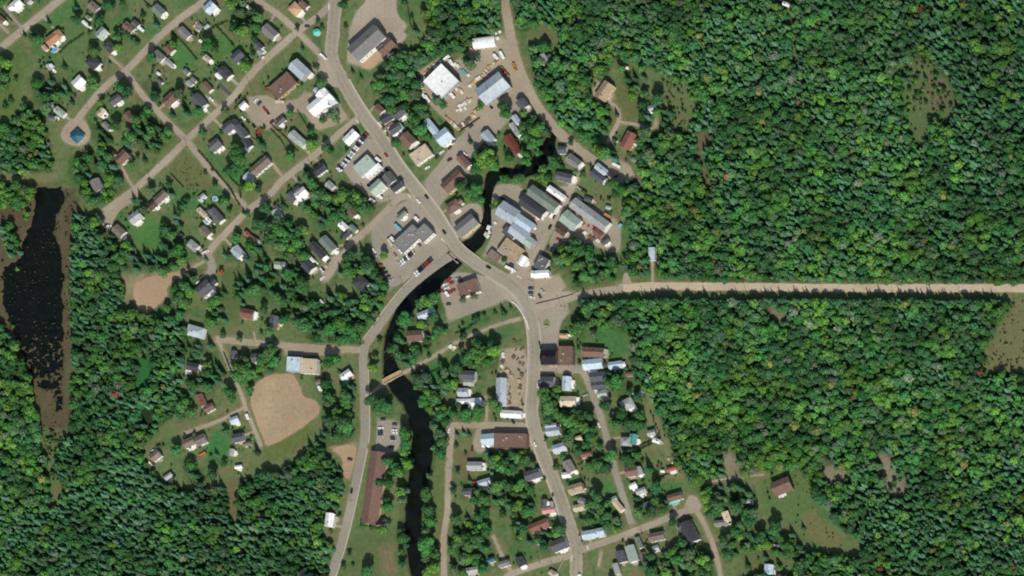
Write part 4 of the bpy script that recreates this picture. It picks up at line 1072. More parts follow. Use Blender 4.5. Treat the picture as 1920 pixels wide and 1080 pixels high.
# dealership row
seq = "white black silver white dark-grey white black white silver white dark-grey white white black dark-grey white dark-blue dark-grey black red".split()
for i in range(20):
    t = i/19; c_ = car(638+t*50, 318-t*66, -38 if i < 17 else -45, seq[i], group="dealership cars parked in one long row")
    if i == 10: c_["label"] = "dark grey car in the middle of the long dealership row"
for i in range(9): car(693+i*4.2, 350-i*3.9, -40, ["black","dark-grey","black","dark-blue","black","dark-grey","black","silver","black"][i], group="cars parked behind the shop block")
for i, c in enumerate("silver white white dark-grey white black maroon silver".split()): car(750+i*3.7, 495-i*3.2, -62, c, group="cars parked south of the store")
for i, c in enumerate("white white black black dark-grey red red maroon dark-grey".split()): car(780+i*3.7, 514-i*3.4, -60, c, group="cars parked by the river")
for i, c in enumerate("red black black dark-blue silver".split()): car(714+i*4.8, 498+i*7, 25, c, group="cars parked at the lot's west edge")
for s_ in """785 377 -53 white .36|801 370 -53 black .36|834 436 -55 black .36|917 502 -28 black .36|754 335 -52 dark-grey .36|725 292 -52 red .36|1004 833 -70 white .36|1010 722 88 white .36
751 471 -50 white|742 479 -52 tan|734 450 -60 silver|702 470 -60 white|703 478 -50 silver|787 459 -50 dark-grey|895 404 -55 dark-grey|943 373 -20 black|851 265 42 dark-grey|844 277 45 maroon
829 286 35 white|820 296 40 dark-grey|802 315 35 white|844 300 30 maroon|873 289 -45 white|921 201 -50 black|884 237 40 dark-grey|867 299 50 white|481 189 50 white|487 194 45 dark-grey|497 205 -55 red|503 212 -55 maroon
457 222 -45 white|466 229 -50 dark-grey|477 237 -55 black|511 229 40 maroon|450 182 60 black|397 186 -45 white|719 787 0 dark-grey|715 803 5 white|714 809 5 dark-grey|714 814 5 dark-grey|714 819 5 silver|741 796 0 dark-grey|740 807 -3 white|741 812 -3 white|737 821 0 dark-grey|738 827 0 silver|735 839 0 black
657 862 -10 dark-grey|660 921 80 black .3|980 757 -60 dark-grey|963 791 -60 black|886 841 88 maroon|843 807 75 white|1051 389 60 black|1039 406 62 black|1048 450 -30 red|1028 465 70 dark-grey|1035 468 65 black|1041 471 60 dark-grey|1005 461 50 silver|1010 408 -50 white|996 541 0 dark-blue|996 550 0 dark-grey|998 558 -10 white|1018 546 -50 silver
1085 352 -40 silver|1092 355 -40 dark-grey|1098 359 -45 black|1088 373 -40 white|1032 426 60 black|605 522 45 white|604 506 -45 white|617 490 50 dark-grey|606 505 -40 black|620 563 -40 white|638 312 -40 dark-blue|635 318 -45 white|205 424 0 white|201 423 0 dark-grey|183 228 40 tan|289 845 30 white|285 857 -20 white|283 869 -40 white
840 528 30 red|835 534 30 white|843 524 32 red|848 531 30 red|838 541 28 white|846 548 20 red|851 545 20 red|829 546 28 red|836 550 24 silver|858 525 -60 silver|864 524 -60 dark-grey|963 510 20 white|960 497 -20 dark-grey|928 483 -60 dark-grey|372 530 40 white|378 520 40 dark-grey|384 474 30 white|388 472 30 white|645 576 20 maroon|1013 556 -60 dark-grey
805 648 0 maroon|842 571 10 dark-grey|807 600 20 maroon|577 50 0 dark-grey|940 385 -30 dark-grey|1013 1023 -30 silver|1193 362 0 silver|873 707 20 silver|1124 797 -70 white|1066 803 30 dark-grey|1098 742 20 silver|952 777 10 dark-grey|1300 986 -60 white|1155 331 30 dark-grey|266 55 -45 white|183 82 -60 dark-grey|232 66 0 dark-grey""".split('\n'):
    for q in s_.split('|'):
        v = q.split(); car(float(v[0]), float(v[1]), float(v[2]), v[3], z=float(v[4]) if len(v) > 4 else .12)
# trailers and trucks
def trailer_parts(L, c):
    key = ("tr", L, c)
    if key in MESH: return MESH[key]
    m_ = mat("trailer_skin_"+c, {"white": (236,236,232), "tan": (200,188,164), "teal": (110,186,192), "orange": (186,128,84)}[c], var=.06, rough=.45)
    b_ = bmesh.new(); box(b_, 0, 0, 1.75, L, 2.4, 2.3); bmesh.ops.bevel(b_, geom=b_.edges[:], offset=.15, segments=2, affect='EDGES')
    v_ = bmesh.new(); box(v_, L*.2, 0, 2.99, .7, .7, .2); h_ = bmesh.new(); box(h_, L/2+.7, 0, .7, 1.5, .15, .15); w_ = bmesh.new(); box(w_, 0, -1.21, 1.9, L*.4, .06, .7)
    p = [("body", bm2me("body", b_, m_), (0,0,0)), ("roof_vent", bm2me("roof_vent", v_, metalm), (0,0,0)), ("hitch", bm2me("hitch", h_, tyre), (0,0,0)), ("window", bm2me("window", w_, glass), (0,0,0))]
    for sx in (-.5, .5):
        for sy in (-1.1, 1.1): p.append(("wheel", MESH["wheel"], (sx, sy, .34)))
    MESH[key] = p; return p
for s_ in """527 192 -3 7.5 tan|266 55 -42 6 white|738 449 -42 4.5 white|748 427 -43 7 teal|957 504 -25 7.5 white|1157 311 -25 7 white|943 104 -62 6.5 white|931 107 -50 5 white|1141 405 -30 6 orange|466 782 -70 4.5 white|840 552 -55 4.5 white|783 411 -48 4 white
733 455 -60 6 tan|1008 406 -55 5 white|918 428 70 4 white|913 440 60 3.5 tan|985 493 55 7 white|1037 404 60 6 white|1165 424 60 3.5 teal|850 180 -50 5 white|803 186 -55 6 white|796 180 -50 5 white|700 377 -30 5 white|714 369 -45 5 white|848 118 -58 5 white|1003 426 -55 5 white|711 300 -40 5 white""".split('\n'):
    for q in s_.split('|'):
        v = q.split(); L_ = float(v[3]); put("trailer", "trailer", float(v[0]), float(v[1]), float(v[2]), trailer_parts(L_, v[4]), "%s box trailer" % v[4], "trailers", .12)
def truck_parts(c):
    if ("truck", c) in MESH: return MESH[("truck", c)]
    m_ = mat("truck_paint_"+c, {"orange": (184,120,76), "red": (158,72,58), "white": (236,236,232), "green": (70,110,80)}[c], var=.05, rough=.4)
    cb = bmesh.new(); box(cb, 2.6, 0, 1.5, 1.9, 2.2, 1.9, taper=.9); bed = bmesh.new(); box(bed, -.9, 0, 1.15, 4.8, 2.3, .35)
    for sy in (-1, 1): box(bed, -.9, sy*1.1, 1.65, 4.8, .1, .66)
    box(bed, -3.25, 0, 1.65, .1, 2.1, .66); gl = bmesh.new(); box(gl, 3.5, 0, 1.9, .2, 1.8, .6)
    p = [("cab", bm2me("cab", cb, m_), (0,0,0)), ("load_bed", bm2me("load_bed", bed, m_), (0,0,0)), ("windscreen", bm2me("windscreen", gl, glass), (0,0,0))]
    for sx in (-2.4, -1.2, 2.4):
        for sy in (-1.0, 1.0): p.append(("wheel", MESH["wheel"], (sx, sy, .4)))
    MESH[("truck", c)] = p; return p
for x, y, a_, c in ((950,139,-45,"orange"),(945,133,-50,"orange"),(966,126,-70,"orange"),(797,201,-60,"orange"),(505,166,20,"red"),(607,107,-40,"white"),(889,906,0,"red"),(487,248,50,"red"),(838,110,40,"white"),(918,189,30,"orange"),(381,853,30,"orange"),(1120,427,-30,"red"),(412,131,-30,"green"),(1045,372,-30,"red")):
    put("truck", "truck", x, y, a_, truck_parts(c), "%s flatbed truck" % c, "trucks", .12)

# ------------------------------------------------------------------ yard goods
def lumber_me(c):
    if ("lum", c) in MESH: return MESH[("lum", c)]
    m_ = mat("goods_"+c, {"white": (232,228,214), "tan": (196,172,134), "dark": (112,98,82), "rust": (150,92,70), "teal": (110,170,176)}[c], var=.2, scale=2)
    b_ = bmesh.new(); 
    for k in range(3):
        for j in range(4): box(b_, random.uniform(-.12,.12), -.9+j*.6, .32+k*.4, 2.9, .5, .34)
    s_ = bmesh.new(); box(s_, -1, 0, .07, .2, 2.4, .14); box(s_, 1, 0, .07, .2, 2.4, .14)
    MESH[("lum", c)] = [("boards", bm2me("boards", b_, m_), (0,0,0)), ("skid", bm2me("skid", s_, mat("skid_wood", (140,116,88))), (0,0,0))]; return MESH[("lum", c)]
def log_me():
    if "log" in MESH: return MESH["log"]
    b_ = bmesh.new(); r_ = random.Random(4)
    for k in range(3):
        for j in range(4-k): cyl(b_, (-1.8+r_.uniform(-.3,.3), -.75+j*.5+k*.25, .26+k*.43), (1.8+r_.uniform(-.3,.3), -.75+j*.5+k*.25, .26+k*.43), .25, .22, 8)
    MESH["log"] = [("logs", bm2me("logs", b_, mat("bark", (118,102,84), var=.25, scale=3)), (0,0,0))]; return MESH["log"]
R = random.Random(11)
def yard(pts, cols, name="lumber_stack", group="stacks of goods in the builders yard", n=1, ang=40):
    for x, y in pts:
        c = R.choice(cols)
        if c == "log": put("log_pile", "log pile", x, y, ang+R.uniform(-40,40), log_me(), "low pile of dark brown logs", group, .1, R.uniform(.5,.9))
        else: put(name, "lumber stack", x, y, ang+R.choice((0,90))+R.uniform(-8,8), lumber_me(c), "%s stack of boards" % {"white":"whitish","tan":"tan","dark":"dark brown","rust":"rust-red","teal":"pale teal"}[c], group, .1, R.uniform(.65,1.15))
def along(x0, y0, x1, y1, n, j=1.2): return [(x0+(x1-x0)*i/(n-1)+R.uniform(-j,j), y0+(y1-y0)*i/(n-1)+R.uniform(-j,j)) for i in range(n)]
yard(along(790,155,831,113,12), ["white","tan","white"]); yard(along(786,148,815,122,6), ["tan","dark"])
yard(along(849,117,878,142,7), ["white","white","teal"]); yard(along(882,162,926,120,11,.8), ["white","white","tan"]); yard(along(903,148,930,115,5), ["rust","tan"])
yard(along(852,165,866,172,5), ["white","tan"]); yard(along(791,165,802,190,4), ["white"]); yard(along(862,200,878,190,4), ["white","tan"]); yard(along(858,208,872,203,3), ["white"]); yard(along(838,220,860,243,8), ["white","tan","tan"])
yard(along(862,240,890,218,8), ["white","tan","dark"]); yard(along(888,216,900,200,4), ["tan","dark"]); yard([(880,190),(884,186),(922,75),(934,72),(930,63),(926,58),(938,60),(882,93),(886,80),(884,95),(1098,868)], ["white","tan"])
yard(along(940,175,953,166,4), ["tan","white"])
yd = "goods stacked in the lumber yard"
yard(along(980,645,986,692,7,7), ["dark","log","log"], group=yd); yard(along(966,645,976,692,6,7), ["log","dark"], group=yd); yard(along(944,662,940,700,7,2), ["dark","white","log"], group=yd)
yard(along(976,700,978,765,9,3), ["log","dark","tan"], group=yd, ang=80); yard(along(955,720,958,765,6,2.5), ["tan","rust","log"], group=yd); yard(along(948,690,960,705,4,2), ["tan","log"], group=yd)
yard([(1076,396),(1083,402),(1088,415),(1094,420),(1098,437),(1107,445),(1114,447),(1122,452),(1128,446),(1087,428),(1094,434),(1104,424),(1110,432),(1127,470)], ["white","tan","rust","dark"], group="goods in the east yard")
yard([(1002,404),(1006,412),(1013,398),(1020,408),(998,400),(929,418),(918,436),(922,425),(915,443)], ["white","tan","teal"], group="goods in the mill yard")
yard([(853,652),(850,656),(846,650),(372,44),(366,50),(402,6),(408,12),(1020,360),(612,500),(1180,740),(1186,737),(1150,775),(1254,861),(1262,868),(985,430)], ["tan","white","rust"], group="goods lying in back yards")

# planter island, fences and hedges, power poles
rt = thing("planter", 1025, 607, 0, "", "planter", label="oval grassy planter island with a white sign on the gravel lot")
bm = bmesh.new(); rg = [bm.verts.new((2.6*math.cos(2*math.pi*k/20), 3.6*math.sin(2*math.pi*k/20), .32)) for k in range(20)]; r2 = [bm.verts.new((v.co.x*1.08, v.co.y*1.08, 0)) for v in rg]
bm.faces.new(rg)
for k in range(20): bm.faces.new((r2[k], r2[(k+1)%20], rg[(k+1)%20], rg[k]))
mesh_obj("turf", bm, mat("planter_turf", (120,124,84), var=.25, scale=1.5), rt)
bm = bmesh.new(); box(bm, 0, -2.2, 1.4, 2.6, .2, 1.2); box(bm, -1, -2.2, .5, .15, .15, 1); box(bm, 1, -2.2, .5, .15, .15, 1); mesh_obj("sign_board", bm, trim, rt)
def barrier(name, cat, pts, h, w, m_, look, posts=True):
    rt = thing(name, *pts[0], 0, look, cat, "fences and hedges between the plots"); inv = P(*pts[0])
    if name == "hedge":
        bm = bmesh.new(); r_ = random.Random(int(pts[0][0]))
        for (x0, y0), (x1, y1) in zip(pts[:-1], pts[1:]):
            n_ = int(math.hypot(x1-x0, y1-y0)*S/.5)+1
            for i in range(n_*7):
                t = r_.random(); c = P(x0+(x1-x0)*t, y0+(y1-y0)*t)-inv+Vector((r_.uniform(-w,w)*.5, r_.uniform(-w,w)*.5, r_.uniform(.2, h)))
                leaf(bm, c, r_.uniform(.25,.45), r_)
        mesh_obj("foliage", bm, m_, rt)
    else:
        o = strip_prism("panel", pts, .12/S, .15, h, m_)
        for v in o.data.vertices: v.co -= inv
        o.parent = rt
        for (x0, y0), (x1, y1) in zip(pts[:-1], pts[1:]):
            n_ = max(1, int(math.hypot(x1-x0, y1-y0)*S/4))
            for i in range(n_+1):
                bm = bmesh.new(); c = P(x0+(x1-x0)*i/n_, y0+(y1-y0)*i/n_)-inv; box(bm, c.x, c.y, h/2, .14, .14, h+.1); mesh_obj("post", bm, m_, rt)
def leaf(bm, c, s, r_):
    d1 = Vector((r_.gauss(0,1), r_.gauss(0,1), r_.gauss(0,.45))).normalized(); d2 = Vector((r_.gauss(0,1), r_.gauss(0,1), r_.gauss(0,.45))); d2 = (d2-d2.dot(d1)*d1).normalized()
    bm.faces.new([bm.verts.new(c+d1*s), bm.verts.new(c+d2*s*.8), bm.verts.new(c-d1*s), bm.verts.new(c-d2*s*.8)])
hm = mat("hedge_leaves", (48,78,36), var=.4, scale=1.2); fm = mat("dark_fence_boards", (70,58,48), var=.2); lm = mat("pale_fence_boards", (180,168,146), var=.15)
for pts in ("112 100 128 84 152 68 158 64", "1 17 10 26 24 40", "322 60 345 82 371 113", "405 48 424 68 441 88", "428 40 398 52", "372 282 392 305 412 330 440 362", "418 323 432 308", "430 330 450 352 452 372", "560 150 570 148", "462 180 440 205",
            "426 345 452 388", "1275 10 1276 11", "803 702 826 690", "1195 846 1210 838 1222 832", "436 700 420 660", "1084 872 1110 862", "855 625 875 618 900 600", "578 634 620 640 684 643", "1015 655 1012 640"):
    q = pl(pts); 
    if len(q) >= 2 and q[0][0] != 1275: barrier("hedge", "hedge", q, 1.8 if q[0][0] != 578 else 3.2, 1.3 if q[0][0] != 578 else 3.4, hm, "dark green clipped hedge")
for pts, m_ in (("508 242 530 266 540 287", fm), ("510 235 536 258 560 285", fm), ("429 218 452 243 478 263", lm), ("558 206 570 226 578 240", fm), ("270 2 300 26", fm), ("1225 902 1245 893 1262 884", fm), ("1195 838 1225 826 1240 820", fm), ("320 325 345 352", fm),
                ("835 216 862 248 900 222", fm), ("1042 1080 1056 1052", lm), ("1001 565 1003 540 1000 524", lm), ("1005 570 1040 562 1075 552", fm), ("790 80 770 45 765 10", fm), ("1078 1050 1074 1080", lm)):
    barrier("fence", "fence", pl(pts), 1.0 if pts.startswith("1005") else 1.7, .1, m_, "dark board fence" if m_ is fm else "pale board fence")
# guard wall along the highway curve
strip_prism("guard_wall", pl("960 565 970 573 980 588 988 603 992 618"), 1.5, .0, 1.1, trim)
gw = col.objects[-1]; gw.name = "guard_wall"; reg(gw, 976, 585, "", "wall", label="white concrete guard wall curving along the highway bend")
pole = []
bm = bmesh.new(); cyl(bm, (0,0,0), (0,0,10), .17, .12, 8); pole.append(("pole", bm2me("pole", bm, mat("pole_wood", (118,98,80), var=.15)), (0,0,0)))
bm = bmesh.new(); box(bm, 0, 0, 9.3, 2.4, .14, .14); pole.append(("crossarm", bm2me("crossarm", bm, mat("pole_wood", (0,0,0))), (0,0,0)))
bm = bmesh.new()
for q in (-1, -.4, .4, 1): cyl(bm, (q, 0, 9.4), (q, 0, 9.65), .07, .05, 6)
pole.append(("insulator", bm2me("insulator", bm, metalm), (0,0,0)))
for x, y in ((535,122),(502,136),(605,100),(553,78),(470,165),(352,278),(580,303),(505,300),(469,407),(735,388),(688,442),(1013,1066-10),(1163,1000),(1203,995),(1094,1040),(1060,577),(1000,528),(1205,548),(1543,548),(1675,547),(1800,547),(1400,548),(640,120),(705,670),(660,940),(1052,575),(1110,720),(1046,700),(690,560),(757,540),(680,243),(795,338),(1075,410),(600,335),(283,340),(166,205),(395,120),(40,65),(1035,1055),(1350,1040),(846,880)):
    put("utility_pole", "utility pole", x, y, 45, pole, "wooden utility pole", "utility poles along the streets")
# ------------------------------------------------------------------ trees
def crown_mat(name, def_tint):
    m = bpy.data.materials.new(name); m.use_nodes = True; n = m.node_tree.nodes; l = m.node_tree.links; b = n["Principled BSDF"]
    b.inputs["Roughness"].default_value = .8; b.inputs["Specular IOR Level"].default_value = .12
    at = n.new("ShaderNodeAttribute"); at.attribute_type = 'INSTANCER'; at.attribute_name = "tint"
    geo = n.new("ShaderNodeNewGeometry")
    mr = n.new("ShaderNodeMapRange"); mr.inputs[3].default_value = .72; mr.inputs[4].default_value = 1.28; l.new(geo.outputs["Random Per Island"], mr.inputs[0])
    vm = n.new("ShaderNodeVectorMath"); vm.operation = 'SCALE'; l.new(at.outputs["Color"], vm.inputs[0]); l.new(mr.outputs[0], vm.inputs["Scale"]); l.new(vm.outputs[0], b.inputs["Base Color"])
    return m
crownm = crown_mat("crown_leaves", None); barkm = mat("tree_bark", (92,78,64), var=.25, scale=3)
def oleaf(bm, c, nrm, s, r_):
    nrm = (nrm+Vector((r_.gauss(0,.38), r_.gauss(0,.38), r_.gauss(0,.38)))).normalized(); u = nrm.orthogonal().normalized(); v = nrm.cross(u); t = r_.random()*6.28
    u, v = u*math.cos(t)+v*math.sin(t), v*math.cos(t)-u*math.sin(t); k = r_.uniform(.6, 1)
    bm.faces.new([bm.verts.new(c+u*s), bm.verts.new(c+(u*.2+v*k)*s), bm.verts.new(c-u*s), bm.verts.new(c-(u*.1+v*k)*s)])
def broad(seed, h, r, nl, squash=1.0):
    r_ = random.Random(seed); bm = bmesh.new(); lobes = [(Vector((0,0,h*.66)), r*.72)]
    for k in range(nl):
        t = k/nl*6.283+r_.uniform(-.4,.4); q = r*r_.uniform(.42,.78); lobes.append((Vector((q*math.cos(t), q*math.sin(t)*squash, h*r_.uniform(.42,.78))), r*r_.uniform(.30,.5)))
    lobes.append((Vector((r_.uniform(-.2,.2)*r, r_.uniform(-.2,.2)*r, h*.84)), r*.45))
    for c, rr_ in lobes:
        n_ = int(32*rr_*rr_)+12
        for i in range(n_):
            d_ = Vector((r_.gauss(0,1), r_.gauss(0,1), r_.gauss(0,1)+.25)).normalized(); p = c+Vector((d_.x, d_.y, d_.z*.85))*rr_*r_.uniform(.82,1.06)
            oleaf(bm, p, d_, r_.uniform(.26,.55), r_)
    tr = bmesh.new(); cyl(tr, (0,0,0), (0,0,h*.6), r*.07+.08, r*.035+.04, 7)
    for c, rr_ in lobes[1:5]: cyl(tr, (0,0,h*.35), c, r*.035+.03, .05, 5)
    return bm2me("crown", bm, crownm), bm2me("trunk", tr, barkm)
def conif(seed, h, r):
    r_ = random.Random(seed); bm = bmesh.new(); z = h*.12
    while z < h*.98:
        t0 = (z/h); rad = r*(1-t0)**.85+.12; nb = max(4, int(rad*6.5))
        for k in range(nb):
            t = r_.random()*6.283; L = rad*r_.uniform(.75,1.1); d_ = Vector((math.cos(t), math.sin(t), 0))
            for q in (.3, .62, .9) if L > .9 else (.6,):
                oleaf(bm, Vector((d_.x*L*q, d_.y*L*q, z-L*q*.28+r_.uniform(-.1,.1))), Vector((d_.x*.8, d_.y*.8, .8)), .30+.28*rad*.4, r_)
        z += .42
    tr = bmesh.new(); cyl(tr, (0,0,0), (0,0,h*.95), .17+h*.006, .04, 7)
    return bm2me("crown", bm, crownm), bm2me("trunk", tr, barkm)
BR = [broad(1,9.5,3.6,6), broad(2,11,3.3,6), broad(3,8,3.9,7), broad(4,12,4.2,8,.85), broad(5,7,2.6,5), broad(6,10,3.0,5)]
CO = [conif(11,11,2.7), conif(12,13,2.9), conif(13,9,2.4), conif(14,10.5,3.1)]
BH = [9.5,11,8,12,7,10]; BRD = [3.6,3.3,3.9,4.2,2.6,3.0]; CH = [11,13,9,10.5]
SRC = []
KT = K*1.0
def hsv_jit(c, r_, j=.14):
    gm_ = (c[0]+c[1]+c[2])/3; c = [q_*.92+gm_*.08 for q_ in c]; f_ = r_.uniform(1-j, 1+j); return [float(v) for v in np.clip(lin([min(255, max(0, c[0]*.97*f_+r_.uniform(-5,5))), c[1]*f_, max(0, c[2]*f_+r_.uniform(-5,5))])/KT*LEAFGAIN, .003, .5)]
LEAFGAIN = 1.3
BROADC = [((76,118,60), "mid green"), ((60,102,56), "deep green"), ((94,134,54), "bright yellow-green"), ((86,110,72), "grey-green"), ((66,122,60), "fresh green")]
CONC = [((60,100,62), "dark green"), ((74,108,80), "bluish green"), ((52,88,54), "very dark green")]
TC = {"broad": 0, "con": 0}
def tree(x, y, kind, i, sc, colr, word, group, label=None):
    me_c, me_t = (BR if kind == "broad" else CO)[i]; hh = (BH if kind == "broad" else CH)[i]*sc*(.58 if kind == "broad" else .45)
    bx = P(x, y)+Vector((LX*hh, -LY*hh, 0))
    rt = bpy.data.objects.new("broadleaf_tree" if kind == "broad" else "spruce_tree", None); col.objects.link(rt); rt.location = bx; rt.scale = (sc*R.uniform(.93,1.07), sc*R.uniform(.93,1.07), sc); rt.rotation_euler = (0,0,R.uniform(0,6.28))
    wd = ("large" if sc > 1.1 else "small" if sc < .72 else "medium")
    reg(rt, x, y, "%s %s %s" % (wd, word, "broadleaf tree" if kind == "broad" else "spruce"), "tree", group, label)
    for nm, me_ in (("crown", me_c), ("trunk", me_t)):
        o = bpy.data.objects.new(nm, me_); col.objects.link(o); o.parent = rt; o["tint"] = colr
        if len(SRC) < 20 and not any(s_[0] == (kind, i) and s_[1] == nm for s_ in SRC): SRC.append(((kind, i), nm, o))
    TC[kind] += 1
